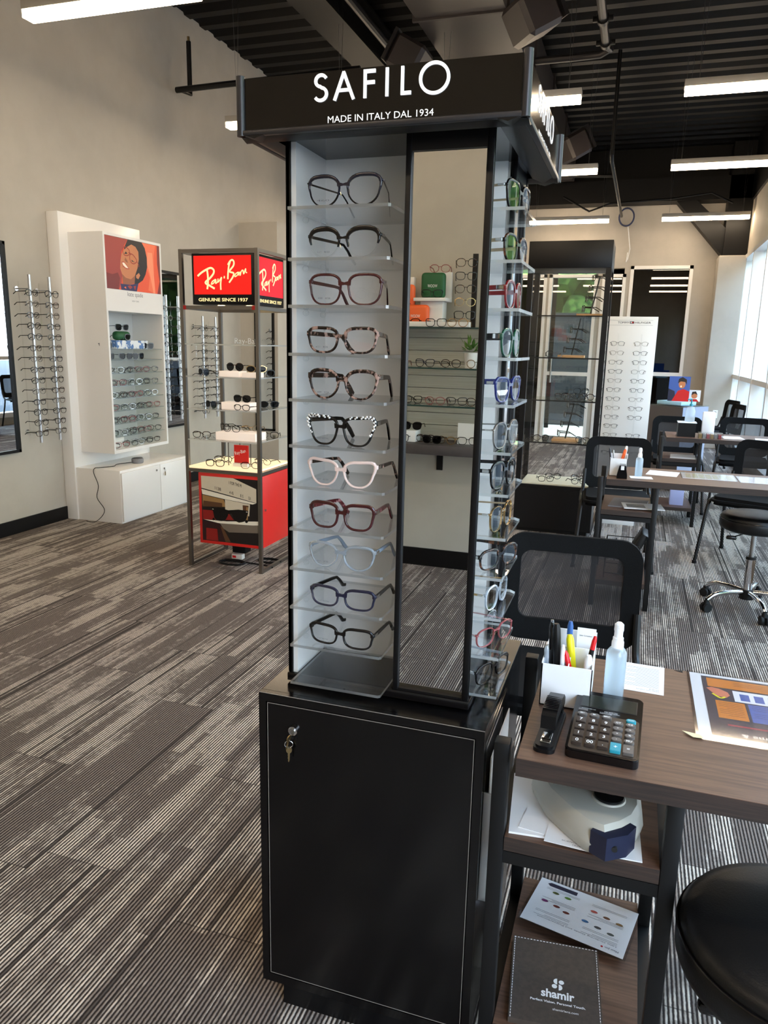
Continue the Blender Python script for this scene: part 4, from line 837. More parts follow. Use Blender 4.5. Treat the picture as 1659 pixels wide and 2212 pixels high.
# ================================================================ BLACK GLASS CASE
KX0, KX1, KY0, KY1, KZ_ = -.85, -.24, 6.0, 6.45, 2.235
gc = thing('display_case', 'tall black-framed glass display case standing behind the sign tower', 'display case', ((KX0+KX1)/2, (KY0+KY1)/2, 0))
MB().box(KX0, KX1, KY0, KY1, .03, .39, 'black_satin', bev=.003).box(KX0+.04, KX1-.04, KY0-.004, KY0+.001, .07, .36, 'black_satin').build('base', gc, smooth=False)
MB().box(KX0+.03, KX1-.03, KY0+.03, KY1-.03, 0, .03, 'black_matte').build('plinth', gc, smooth=False)
MB().box(KX0, KX1, KY0, KY1, 2.04, KZ_, 'black_satin', bev=.003).build('header', gc)
for x in (KX0, KX1-.04):
    for y in (KY0, KY1-.035): MB().box(x, x+.04, y, y+.035, .39, 2.04, 'black_satin').build('post', gc, smooth=False)
b = MB(); b.box(KX0+.04, KX1-.04, KY0+.01, KY0+.014, .39, 2.04, 'clear'); b.build('door', gc, smooth=False)
for x in (KX0+.005, KX1-.009): MB().box(x, x+.004, KY0+.035, KY1-.035, .39, 2.04, 'clear').build('side_glass', gc, smooth=False)
MB().box(KX0+.04, KX1-.04, KY1-.014, KY1-.01, .39, 2.04, 'clear').build('back_glass', gc, smooth=False)
mat('case_floor', '#e9e2c8', .4)
MB().box(KX0+.04, KX1-.04, KY0+.02, KY1-.02, .39, .4, 'case_floor').build('case_floor', gc, smooth=False)
CZ = [1.70, 1.386, 1.06, .73]
for z in CZ: MB().box(KX0+.041, KX1-.041, KY0+.02, KY1-.02, z-.008, z, 'glass_green').box(KX0+.041, KX1-.041, KY0+.017, KY0+.02, z-.01, z, 'black_satin').build('glass_shelf', gc, smooth=False)
CM = [mini('eyeglasses', '', fr_, group='eyeglasses in the black glass case', n_=n_, h_=.04, rim=.004, tw=.008) for fr_, n_ in (('black_gloss', 2.6), ('black_satin', 2.2), ('tortoise_dark', 2.6))]
snn = ['top', 'second', 'third', 'fourth']
def slant(x, y, z, si, n, dirn=1):
    t = thing('slanted_stand', 'slanted eyewear rod on a light wood base on the %s shelf of the black case' % snn[si], 'display rack', (x, y, z+.0004))
    MB().box(x-.1, x+.1, y-.08, y+.08, z+.0004, z+.018, 'wood_light', bev=.001).build('base', t)
    MB().tube([(x, y, z+.018), (x+.05, y+.02, z+.30)], .006, 'black_metal', 8).build('rod', t)
    for k in range(n):
        zz = z+.035+k*.075; put(use(CM[(k+si) % 3]), (x-.06+.02*k, y, zz), -PI/2+.25, 'eyeglasses on the slanted rod of the %s shelf in the black case, %s' % (snn[si], nth(n-1-k, n)))
slant(-.38, 6.22, CZ[0], 0, 4); slant(-.50, 6.22, CZ[1], 1, 3); slant(-.50, 6.2, CZ[3], 3, 4)
for i, (x, y, z, rz, s_) in enumerate(((-.62, 6.08, CZ[1], .2, 'dark eyeglasses at the left front of the second shelf of the black case'), (-.44, 6.12, CZ[2], .3, 'eyeglasses at the front of the pile on the third shelf of the black case'), (-.36, 6.2, CZ[2], -.4, 'eyeglasses at the right of the pile on the third shelf of the black case'), (-.50, 6.25, CZ[2], .6, 'eyeglasses at the back of the pile on the third shelf of the black case'),
        (-.42, 6.28, CZ[2], .1, 'eyeglasses at the back right of the pile on the third shelf of the black case'), (-.54, 6.14, CZ[2], -.2, 'eyeglasses at the left of the pile on the third shelf of the black case'), (-.40, 6.16, CZ[2]+.045, .5, 'eyeglasses lying on top of the pile on the third shelf of the black case'),
        (-.68, 6.1, CZ[3], .4, 'eyeglasses at the left front of the fourth shelf of the black case'), (-.36, 6.09, CZ[3], -.5, 'eyeglasses at the right front of the fourth shelf of the black case'), (-.62, 6.1, .4, .3, 'eyeglasses at the left front of the lit floor of the black case'), (-.58, 6.26, .4, .1, 'eyeglasses at the left rear of the lit floor of the black case'), (-.38, 6.25, .4, -.4, 'eyeglasses at the right rear of the lit floor of the black case'), (-.36, 6.1, .4, .5, 'eyeglasses at the right front of the lit floor of the black case'))):
    put(use(CM[i % 3]), (x, y, z+.0005), rz, s_)

# ================================================================ WHITE DISPLAY BOARD
tb = thing('display_board', 'tall white freestanding board with two columns of eyeglasses behind the black case', 'display stand', (-.08, 7.52, 0))
mat('board_white', '#eceae6', .4)
MB().box(-.30, .145, 7.5, 7.56, 0.03, 1.755, 'board_white', bev=.003).build('panel', tb)
MB().box(-.32, .165, 7.44, 7.62, 0, .03, 'board_white', bev=.003).build('foot', tb)
b = MB(); F = ((-.0775, 7.4995, 1.70), (1, 0, 0), (0, 0, 1))
b.text('TOMMY', ((-.205, 7.4995, 1.693), (1, 0, 0), (0, 0, 1)), 'ink', off=.0004, width=.10, height=.018).text('HILFIGER', ((-.055, 7.4995, 1.693), (1, 0, 0), (0, 0, 1)), 'ink', off=.0004, width=.14, height=.018)
b.poly([(-.022, -.008), (.015, -.008), (.015, .012), (-.022, .012)], F, .0004, 'ink').poly([(-.016, -.003), (-.004, -.003), (-.004, .007), (-.016, .007)], F, .0006, 'board_white').poly([(-.004, -.003), (.009, -.003), (.009, .007), (-.004, .007)], F, .0006, 'red')
for (x0, x1, z0, z1) in ((-.25, .12, .022, .0235), (-.25, .12, -.0235, -.022)): b.poly([(x0+.02, z0), (x1+.06, z0), (x1+.06, z1), (x0+.02, z1)], F, .0004, 'ink_grey')
b.build('header_lettering', tb, smooth=False)
TM = [mini('eyeglasses', '', fr_, group='eyeglasses on the white freestanding board', n_=n_, h_=.034, rim=.002) for fr_, n_ in (('black_gloss', 2.8), ('gunmetal', 2.4), ('tortoise_dark', 2.8))]
for c_, cx in enumerate((-.19, .015)):
    MB().box(cx-.006, cx+.006, 7.49, 7.5, .2, 1.6, 'clear').build('rail', tb, smooth=False)
    for k in range(13):
        z = 1.49-k*.0835
        if c_ == 1 and k == 9: continue
        MB().box(cx-.006, cx+.006, 7.46, 7.5, z+.015, z+.02, 'clear').build('bracket', tb, smooth=False)
        put(use(TM[(k+c_) % 3]), (cx, 7.365 if False else 7.36, z), random.uniform(-.08, .08), 'eyeglasses in the %s column of the white board, %s' % (('left', 'right')[c_], nth(k, 13)))

# ================================================================ DESKS, CHAIRS, STOOLS
def desk(x, y, label, wd=1.2, dp=.5):
    t = thing('desk', label, 'desk', (x, y, 0))
    b = MB().box(x, x+wd, y, y+dp, .752, .7525, 'wood_dark'); b = MB().box(x, x+wd, y, y+dp, .718, .7515, 'wood_edge').box(x+.0005, x+wd-.0005, y+.0005, y+dp-.0005, .7514, .7525, 'wood_dark'); b.build('desktop', t, smooth=False)
    for (px, py) in ((x-.045, y+.032), (x-.045, y+dp-.062)): MB().box(px, px+.028, py, py+.03, 0, .757, 'black_metal', bev=.002).build('leg', t)
    for py in (y+.032, y+dp-.062): MB().box(x+.255, x+.283, py, py+.03, 0, .718, 'black_metal', bev=.002).build('leg', t)
    for py in (y+.032, y+dp-.062): MB().box(x+wd-.05, x+wd-.022, py, py+.03, 0, .718, 'black_metal', bev=.002).build('leg', t)
    for z, nm in ((.573, 0), (.16, 1)):
        MB().box(x-.016, x+.254, y+.03, y+dp-.03, z-.028, z, 'wood_edge').box(x-.0155, x+.2535, y+.0305, y+dp-.0305, z-.0001, z+.0008, 'wood_dark').build('shelf', t, smooth=False)
    b = MB()
    for xx in (x-.045, x+.255):
        for z in ((.52, .105, .69) if xx > x else (.52, .105)): MB().box(xx+.002, xx+.026, y+.062, y+dp-.062, z, z+.024, 'black_metal').build('crossbar', t, smooth=False)
    for py in (y+.035, y+dp-.055): MB().box(x-.017, x+.255, py, py+.02, .515, .54, 'black_metal').build('crossbar', t, smooth=False)
    MB().box(x+.283, x+wd-.05, y+dp-.055, y+dp-.035, .69, .717, 'black_metal').build('crossbar', t, smooth=False); return t
desk(-.14, 1.204, 'nearest brown wood-topped desk with black legs, holding the black calculator')
desk(-.107, 4.30, 'middle brown wood-topped desk behind the near black stool', wd=1.3, dp=.52)
desk(.284, 6.67, 'farthest brown desk with the hand sanitizer bottle on it', wd=1.0)

def mesh_mat():
    m = bpy.data.materials.new('chair_mesh'); m.use_nodes = True; g = G(m); t = g.t; p = g.xyz(); b = g.b
    b.inputs['Base Color'].default_value = (.012, .012, .014, 1); b.inputs['Roughness'].default_value = .6
    u_ = g.m('DIVIDE', p[0], .0044); v_ = g.m('DIVIDE', p[2], .0038); v2 = g.m('ADD', u_, v_); v3 = g.m('SUBTRACT', u_, v_)
    h = g.m('MULTIPLY', g.m('GREATER_THAN', g.m('FRACT', v2), .56), g.m('GREATER_THAN', g.m('FRACT', v3), .56))
    tr = g.n('ShaderNodeBsdfTransparent'); mx = g.n('ShaderNodeMixShader'); out = [n for n in t.nodes if n.type == 'OUTPUT_MATERIAL'][0]
    t.links.new(h, mx.inputs[0]); t.links.new(b.outputs[0], mx.inputs[1]); t.links.new(tr.outputs[0], mx.inputs[2]); t.links.new(mx.outputs[0], out.inputs[0]); MATS['chair_mesh'] = m
mesh_mat(); noisy('chair_fabric', '#090a0b', '#0f1012', 350., rough=.85, spec=.2, bump=.2)
def chair(label):
    """guest chair facing -y, origin on the floor under the seat centre"""
    t = thing('guest_chair', label, 'chair', (0, 0, 0), 'mesh-backed guest chairs')
    b = MB(); pts = rrect(-.225, .225, -.23, .20, .07, 5); q = bmesh.new(); vs = [q.verts.new((a, c_, .42)) for a, c_ in pts]; fc = q.faces.new(vs)
    ex = bmesh.ops.extrude_face_region(q, geom=[fc]); bmesh.ops.translate(q, vec=(0, 0, .06), verts=[v for v in ex['geom'] if isinstance(v, bmesh.types.BMVert)])
    bmesh.ops.bevel(q, geom=[e for e in q.edges if abs(e.verts[0].co.z-e.verts[1].co.z) < 1e-4], offset=.022, segments=4, affect='EDGES')
    b.bm(q, 'chair_fabric'); b.build('seat', t, ang=60)
    # back: padded border and mesh centre, slightly curved, leaning back
    def bk(a, z, off=0.): return (a, .27+.10*(z-.47)+.05*(1-(a/.225)**2)*.6+off, z)
    oz0, oz1 = .465, .835; outer = rrect(-.228, .228, oz0, oz1, .07, 7); inner = rrect(-.17, .17, oz0+.075, oz1-.06, .035, 7); n = len(outer)
    vs = [bk(a, z, -.008) for a, z in outer]+[bk(a, z, -.008) for a, z in inner]+[bk(a, z, .008) for a, z in outer]+[bk(a, z, .008) for a, z in inner]; fs = []
    for i in range(n):
        j = (i+1) % n; fs += [(i, j, n+j, n+i), (2*n+j, 2*n+i, 3*n+i, 3*n+j), (j, i, 2*n+i, 2*n+j), (n+i, n+j, 3*n+j, 3*n+i)]
    MB().add(vs, fs, 'chair_fabric').build('back_frame', t, ang=50)
    b = MB(); N_ = 10
    vs = []; 
    for i in range(N_+1):
        for j in range(N_+1): vs.append(bk(-.171+.342*i/N_, oz0+.074+(oz1-oz0-.133)*j/N_))
    b.add(vs, [(i*(N_+1)+j, (i+1)*(N_+1)+j, (i+1)*(N_+1)+j+1, i*(N_+1)+j+1) for i in range(N_) for j in range(N_)], 'chair_mesh'); b.build('mesh_panel', t, ang=80)
    for sg in (-1, 1):
        x = sg*.235
        MB().tube(cr_spline([(x+sg*.02, -.27, .0), (x, -.20, .36), (x-sg*.004, -.17, .425), (x, -.12, .44), (x, .1, .44), (x, .2, .445)], 5), .0125, 'black_metal', 10).cyl((x+sg*.02, -.27, 0), .016, .02, 'black_matte', 'z', 12).build('leg', t)
        MB().tube(cr_spline([(x+sg*.015, .30, 0), (x, .2, .40), (x-sg*.008, .24, .48), (x-sg*.012, .275, .6)], 5), .0125, 'black_metal', 10).cyl((x+sg*.015, .30, 0), .016, .02, 'black_matte', 'z', 12).build('leg', t)
    MB().tube([(-.235, .05, .415), (.235, .05, .415)], .01, 'black_metal', 8).build('crossbar', t)
    return t
ch = chair('black mesh-backed guest chair at the near desk, closest to the sign tower')
cl = [(ch, (-.145, 2.22, 0), .02, None)]
for loc, rz, lab in (((-.06, 5.38, 0), .05, 'black mesh-backed chair behind the left end of the middle desk'), ((.84, 5.68, 0), -.40, 'large black chair behind the right part of the middle desk'), ((.42, 7.55, 0), .0, 'dark mesh-backed chair behind the sanitizer on the farthest desk'),
        ((1.02, 7.75, 0), -.1, 'black chair at the right end of the farthest desk against the windows'), ((.93, 10.1, 0), -1.35, 'side chair by the window, nearer of the two tucked close together'), ((.95, 10.9, 0), -1.3, 'side chair by the window, farther of the two tucked close together')):
    cl.append((copy_tree(ch), loc, rz, lab))
for o, loc, rz, lab in cl: put(o, loc, rz, lab)

def stool(x, y, h, label, rz=0.):
    t = thing('rolling_stool', label, 'stool', (x, y, 0), 'round black rolling stools'); R_ = .19
    MB().lathe([(.0, h-.095), (R_-.03, h-.095), (R_-.006, h-.085), (R_, h-.07), (R_+.001, h-.045), (R_-.001, h-.03), (R_-.004, h-.027), (R_-.003, h-.022), (R_-.012, h-.008), (R_-.035, h-.0005), (0.08, h+.004), (.0, h+.005)], 'leather', (x, y, 0), 56).build('seat', t, ang=60)
    MB().tube([(x+(R_)*math.cos(a*PI/24), y+R_*math.sin(a*PI/24), h-.028) for a in range(48)], .0022, 'black_gloss', 6, closed=True).build('seam_piping', t)
    b = MB().cyl((x, y, .11), .026, .2, 'chrome', seg=24).cyl((x, y, .31), .014, h-.40, 'steel', seg=16).cyl((x, y, .30), .028, .015, 'black_matte', seg=24); b.build('column', t)
    MB().tube([(x-.02, y, h-.105), (x-.1, y-.04, h-.13)], .004, 'black_metal', 8).box(x-.15, x-.095, y-.06, y-.035, h-.15, h-.128, 'black_gloss', bev=.008).build('lever', t)
    MB().cyl((x, y, .065), .04, .055, 'black_matte', seg=20, r2=.034).build('hub', t)
    for k in range(5):
        a = rz+k*2*PI/5; d = Vector((math.cos(a), math.sin(a), 0)); P = [Vector((x, y, .105))+d*.03, Vector((x, y, .108))+d*.13, Vector((x, y, .10))+d*.21, Vector((x, y, .07))+d*.26]
        lg = MB().tube(cr_spline(P, 5), .0135, 'chrome', 12).build('base_leg', t)
        c0 = Vector((x, y, .027))+d*.262; e = Vector((-d.y, d.x, 0)); b = MB()
        for s_ in (-1, 1): b.tube([c0+e*s_*.008, c0+e*s_*.022], .026, 'rubber', 18)
        b.tube([c0+Vector((0, 0, .02)), c0+Vector((0, 0, .045))], [.02, .01], 'black_matte', 12); b.build('caster', lg)
    return t
stool(.335, 1.19, .55, 'round black vinyl stool pushed under the near desk, cropped at the lower right', .3)
stool(.715, 4.60, .565, 'round black stool with chrome five-star base in front of the middle desk', 3.7)

# ================================================================ THINGS ON THE NEAR DESK
DZ = .7528
# calculator
ca = thing('calculator', 'black desktop calculator with teal plus key on the near desk', 'calculator', (.005, 1.35, DZ))
Mc = Matrix.Translation((.0035, 1.342, DZ)) @ Matrix.Rotation(math.radians(-2), 4, 'Z') @ Matrix.Rotation(math.radians(5), 4, 'X')
W2, H2 = .062, .104
b = MB(); P = rrect(-W2, W2, -H2, H2, .010, 5); P = [(x, y+(.008*(1-(x/W2)**2) if y > 0 else -.004*(1-(x/W2)**2))) for x, y in P]
b.prism(P, 'z', .009, .024, 'black_gloss', M4=Mc); b.prism([(x*.985, y*.985) for x, y in P], 'z', .024, .0255, 'black_gloss', M4=Mc); b.build('body', ca)
mat('calc_face', '#4a4038', .35, .5); mat('lcd', '#1d231f', .2); mat('calc_key', '#3a312c', .25); mat('key_oval', '#5f5a57', .3); mat('key_print', '#f5f5f5', .5)
b = MB(); b.prism([(x*.93, y) for x, y in rrect(-W2, W2, -.1, .022, .007)], 'z', .0252, .0262, 'calc_face', M4=Mc); b.build('face_plate', ca)
MB().box(-.051, .052, .044, .091, .0255, .0262, 'alu_dark', M4=Mc).box(-.0495, .0505, .0455, .0895, .0258, .0265, 'lcd', M4=Mc).build('display', ca, smooth=False)
MB().box(-.053, -.036, .028, .034, .0255, .0275, 'key_oval', M4=Mc).build('slider', ca)
X_ = Mc.to_3x3() @ Vector((1, 0, 0)); Y_ = Mc.to_3x3() @ Vector((0, 1, 0))
b = MB(); b.text('MK-837-12S', (Mc @ Vector((-.006, .0345, .0262)), X_, Y_), 'key_print', width=.024, height=.0022).text('12 DIGITS ELECTRONIC', (Mc @ Vector((-.014, .0305, .0262)), X_, Y_), 'key_print', width=.036, height=.0018).text('CALCULATOR', (Mc @ Vector((-.014, .0275, .0262)), X_, Y_), 'key_print', width=.022, height=.0018).text('AUTO POWER OFF', (Mc @ Vector((-.048, .037, .0256)), X_, Y_), 'key_print', width=.026, height=.0016); b.build('printing', ca, smooth=False)
kx = [-.044, -.022, 0, .0215, .043]
def ckey(cx, cy, s_, w_, h_, m_, r_, ts=.006):
    k = MB(); k.prism([(cx+a, cy+c_) for a, c_ in rrect(-w_, w_, -h_, h_, r_, 4)], 'z', .0262, .0305, m_, M4=Mc); k.prism([(cx+a*.92, cy+c_*.9) for a, c_ in rrect(-w_, w_, -h_, h_, r_, 4)], 'z', .0305, .0312, m_, M4=Mc)
    k.text(s_, (Mc @ Vector((cx, cy-ts*.45, .0312)), X_, Y_), 'key_print', off=.0003, height=ts, width=(.011 if len(s_) > 2 else None), align='C', bold=.01); k.build('key', ca)
for r_, row in enumerate((('M+', 'M-', 'MRC'), ('7', '8', '9'), ('4', '5', '6'), ('1', '2', '3'), ('0', '00', '.'))):
    for c_, s_ in enumerate(row):
        y = (.012, -.0095, -.0325, -.0555, -.079)[r_]
        if r_ == 0: ckey(kx[c_], .012, s_, .0088, .0055, 'key_oval', .005, .0042)
        else: ckey(kx[c_], y, s_, .009, .0092, 'calc_key', .0015, .0085)
for c_, row in ((3, ('GT', '÷', '×', '-')), (4, ('CE', '>', '%', 'MU'))):
    for r_, s_ in enumerate(row): ckey(kx[c_], -.0015-r_*.0178, s_, .0088, .0060, 'key_oval', .0055, .005)
ckey(kx[4], .0135, 'ON/AC', .0088, .0055, 'teal', .005, .0035); ckey(kx[3], -.0795, '+', .0092, .0135, 'teal', .002, .009); ckey(kx[4], -.0795, '=', .0092, .0135, 'key_oval', .002, .007)
# stapler
sp = thing('stapler', 'black desk stapler lying to the left of the calculator', 'stapler', (-.092, 1.33, DZ)); Ms = Matrix.Translation((-.093, 1.335, DZ)) @ Matrix.Rotation(math.radians(-3), 4, 'Z')
MB().prism(rrect(-.019, .019, -.10, .062, .012, 6), 'z', 0, .007, 'black_satin', M4=Ms).prism(rrect(-.016, .016, -.095, .058, .01, 6), 'z', .007, .011, 'black_satin', M4=Ms).build('base', sp)
MB().box(-.009, .009, -.082, -.045, .011, .0135, 'chrome', bev=.001, M4=Ms).build('anvil', sp)
MB().box(-.0065, .0065, -.052, .05, .024, .036, 'steel', bev=.001, M4=Ms).build('magazine', sp)
b = MB(); prof_ = [(-.058, .026), (-.056, .050), (-.045, .055), (.0, .058), (.05, .048), (.068, .035), (.068, .022), (.05, .02), (.045, .03), (-.03, .034), (-.052, .026)]
b.prism(prof_, 'x', -.0135, .0135, 'black_satin', M4=Ms)
for k in range(9): b.box(-.0137, .0137, -.042+k*.006, -.0395+k*.006, .056+.0004*k, .0588+.0001*k, 'black_gloss', M4=Ms)
b.build('handle', sp)
MB().box(-.012, .012, .045, .068, .007, .03, 'black_satin', M4=Ms).build('hinge', sp)
# organizer with pens
og = thing('pen_organizer', 'white square pen organizer on the near desk behind the stapler', 'organizer', (-.085, 1.50, DZ)); b = MB(); x0, x1, y0, y1 = -.128, -.030, 1.425, 1.555; w_ = .0022
Z = DZ
b.box(x0, x1, y0, y0+w_, Z, Z+.088, 'white_plastic').box(x0, x0+w_, y0, y1, Z, Z+.092, 'white_plastic').box(x1-w_, x1, y0, y1, Z, Z+.095, 'white_plastic').box(x0, x1, y1-w_, y1, Z, Z+.118, 'white_plastic').box(x0, x1, y0, y1, Z, Z+w_, 'white_plastic').box(x0, x1, 1.50, 1.50+w_, Z, Z+.10, 'white_plastic').box(-.078, -.078+w_, y0+w_, y1-w_, Z, Z+.086, 'white_plastic')
b.build('box', og, smooth=False)
def pen(name, label, x, y, tilt, az, L_, r_, m1, m2=None, cap=None, cat_='pen', z0=None):
    t = thing(name, label, cat_, (x, y, Z+.004 if z0 is None else z0)); d = Vector((math.sin(tilt)*math.cos(az), math.sin(tilt)*math.sin(az), math.cos(tilt))); o = Vector((x, y, Z+.004 if z0 is None else z0))
    MB().tube([o, o+d*L_*.12, o+d*L_*.8], [r_*.4, r_, r_], m1, 12).build('barrel', t)
    MB().tube([o+d*L_*.8, o+d*L_*.93, o+d*L_], [r_*1.02, r_, r_*.6], m2 or m1, 12).build('cap', t)
    if cap: MB().tube([o+d*L_*.95, o+d*L_*1.03], r_*.5, cap, 8).build('button', t)
pen('pen', 'black barrel pen leaning at the left of the white organizer', -.108, 1.475, .12, 2.2, .150, .0065, 'black_gloss', cap='chrome')
pen('pen', 'thick black marker standing tallest in the white organizer', -.095, 1.46, .10, 2.6, .155, .008, 'black_satin', cat_='marker')
pen('pen', 'pale grey pen at the front left corner of the white organizer', -.118, 1.445, .05, 2.6, .112, .005, 'grey_crystal', cap='steel')
pen('pen', 'white ballpoint pen in front of the black marker', -.088, 1.445, .06, 2.0, .118, .0045, 'white_plastic')
pen('highlighter', 'yellow highlighter leaning in the white organizer', -.062, 1.475, .22, 2.4, .128, .0078, 'yellow', cat_='highlighter')
pen('pen', 'red pen leaning between the highlighter and the white marker', -.055, 1.445, .30, 2.9, .11, .0055, 'red')
pen('pen', 'black eyeliner-like pencil with red end in the white organizer', -.052, 1.46, .18, .6, .138, .0048, 'black_satin', 'red')
pen('pen', 'white capped marker standing at the right front corner of the organizer', -.042, 1.440, .02, 0, .108, .0075, 'white_plastic', cat_='marker')
pen('pen', 'white pen with blue end at the back of the organizer', -.085, 1.525, .05, 1.5, .14, .006, 'white_plastic', 'blue')
b = MB().box(-.07, -.032, 1.54, 1.5405, Z+.03, Z+.13, 'paper', M4=None); b.text('Sales Consultant', ((-.065, 1.5398, Z+.112), (1, 0, 0), (0, 0, 1)), 'ink', width=.026, height=.003)
tag(b.build('business_card', loc=(-.05, 1.54, Z+.03), smooth=False), 'white business cards standing in the rear slot of the pen organizer', 'card')
# spray bottle
def spray(x, y, z, s_, label):
    t = thing('spray_bottle', label, 'bottle', (x, y, z))
    MB().lathe([(a*s_, c_*s_) for a, c_ in ((.0, 0), (.0195, 0), (.0205, .002), (.0205, .092), (.0195, .1), (.0145, .107), (.0115, .110), (.0, .110))], 'bottle_body', (x, y, z), 28).build('body', t)
    MB().lathe([(a*s_, c_*s_) for a, c_ in ((.0, .004), (.0192, .004), (.0192, .088), (.0, .088))], 'pale_liquid', (x, y, z), 24).build('liquid', t)
    MB().lathe([(a*s_, c_*s_) for a, c_ in ((.012, .107), (.012, .121), (.0105, .124), (.0105, .130), (.0085, .132), (.0085, .142), (.0095, .146), (.009, .158), (.005, .162), (0, .162))], 'white_plastic', (x, y, z), 24).cyl((x, y-.0095*s_, z+.152*s_), .002*s_, .003*s_, 'white_paint', 'y', 8).build('spray_head', t)
thin('pale_liquid', (.86, .93, .98), .0, haze=.5)
spray(.012, 1.512, DZ, 1.0, 'white-capped spray bottle of pale blue fluid beside the pen organizer')
def textlines(b, F, x0, x1, ys, m_='ink_grey', h_=.0012):
    for i, y in enumerate(ys): b.poly([(x0, y), (x1-(.3*(x1-x0) if i % 4 == 3 else 0), y), (x1-(.3*(x1-x0) if i % 4 == 3 else 0), y+h_), (x0, y+h_)], F, .0003, m_)
def sheet(name, label, cat_, corner, xd, yd, W_, H_, deco, m_='paper', th=.0006, film=False):
    o, X, Y = Vector(corner), Vector(xd).normalized(), Vector(yd).normalized(); N = X.cross(Y); b = MB()
    def fl(p, q_, r_, s_, z0, z1, mm):
        vs = [o+X*a+Y*c_+N*zz for zz in (z0, z1) for a, c_ in ((p, r_), (q_, r_), (q_, s_), (p, s_))]; b.add(vs, [(3, 2, 1, 0), (4, 5, 6, 7), (0, 1, 5, 4), (1, 2, 6, 5), (2, 3, 7, 6), (3, 0, 4, 7)], mm)
    fl(0, W_, 0, H_, 0, th, m_)
    if film: fl(-.006, W_+.006, -.006, H_+.006, -.0002, 0, 'film'); fl(-.006, W_+.006, -.006, H_+.006, th+.0016, th+.0019, 'film')
    deco(b, (o+N*th, X, Y)); return tag(b.build(name, loc=(o.x, o.y, o.z), smooth=False), label, cat_)
# printed sheet upside down to the camera
def d1(b, F):
    b.text('HEALTHY VISION', (F[0]+F[1]*.01+F[2]*.135, F[1], F[2]), 'ink', width=.045, height=.004).text('GUIDE', (F[0]+F[1]*.01+F[2]*.128, F[1], F[2]), 'ink', width=.02, height=.004)
    textlines(b, F, .01, .08, [.12-.006*i for i in range(18)])
sheet('printed_sheet', 'white printed guide sheet lying behind the spray bottle on the near desk', 'paper', (.118, 1.702, DZ), (-1, .04, 0), (-.04, -1, 0), .092, .148, d1)
for n_, c_ in (('s_orange', '#d9822b'), ('s_blue', '#4264b0'), ('s_navy', '#1f2540'), ('s_pink', '#d97f63'), ('s_crim', '#b0304a')): mat(n_, c_, .35)
def d2(b, F):
    R_ = lambda x0, x1, y0, y1, m_, o=.0004: b.poly([(x0, .3-y1), (x1, .3-y1), (x1, .3-y0), (x0, .3-y0)], F, o, m_)
    fl_ = lambda P: [(a, .3-c_) for a, c_ in P]
    R_(.012, .262, .012, .288, 's_navy'); R_(.012, .252, .235, .28, 's_orange', .0006); R_(.188, .243, .09, .17, 's_orange', .0006); R_(.03, .182, .09, .17, 's_blue', .0006); R_(.03, .205, .175, .228, 'paper', .0006)
    for k in range(6): R_(.04+k*.027, .058+k*.027, .183, .215, 's_blue', .0008)
    b.poly(fl_([(.256, .225), (.245, .232), (.23, .228), (.215, .215), (.212, .2), (.22, .187), (.235, .19), (.246, .205)]), F, .0008, 's_pink'); b.ribbon(fl_([(.246, .2), (.232, .182), (.222, .19)]), .005, F, .001, 'yellow')
    R_(.04, .23, .06, .066, 's_crim', .0008)
    textlines(b, (F[0]+(F[1].cross(F[2]))*.0005, F[1], F[2]), .03, .2, [.03+.008*i for i in range(4)], 's_navy'); 
    textlines(b, (F[0]+(F[1].cross(F[2]))*.0004, F[1], F[2]), .193, .238, [.138+.008*i for i in range(8)], 's_navy'); textlines(b, (F[0]+(F[1].cross(F[2]))*.0004, F[1], F[2]), .035, .176, [.138+.008*i for i in range(8)], 's_navy')
    b.text('Screen Time &', (F[0]+F[1]*.085+F[2]*.268, F[1], F[2]), 'paper', off=.0008, width=.125, height=.013)
def d2b(b, F):
    o = Vector(F[0]); d2(b, (o, F[1], F[2]))
sheet('laminated_poster', 'laminated colourful poster sheet taped to the right side of the near desk', 'poster', (.455, 1.700, DZ+.0004), (-1, 0, 0), (0, -1, 0), .285, .305, d2b, film=True)
mat('tape_yellow', '#d8cfa4', .3)
tag(MB().prism([(.140, 1.405), (.172, 1.40), (.178, 1.388), (.158, 1.386)], 'z', DZ+.0028, DZ+.0033, 'tape_yellow').build('tape_piece', loc=(.15, 1.395, DZ+.0028), smooth=False), 'scrap of clear yellowish tape at the lower left corner of the laminated poster', 'tape')
tag(MB().prism([(.138, 1.706), (.158, 1.712), (.158, 1.695)], 'z', DZ, DZ+.0003, 'black_matte').build('tape_piece', loc=(.15, 1.70, DZ), smooth=False) if False else MB().prism([(.138, 1.698), (.156, 1.703), (.156, 1.690)], 'z', DZ+.0001, DZ+.0004, 'black_matte').build('tape_piece', loc=(.15, 1.70, DZ), smooth=False), 'small dark triangular tape mark at the far edge left of the laminated poster', 'tape')
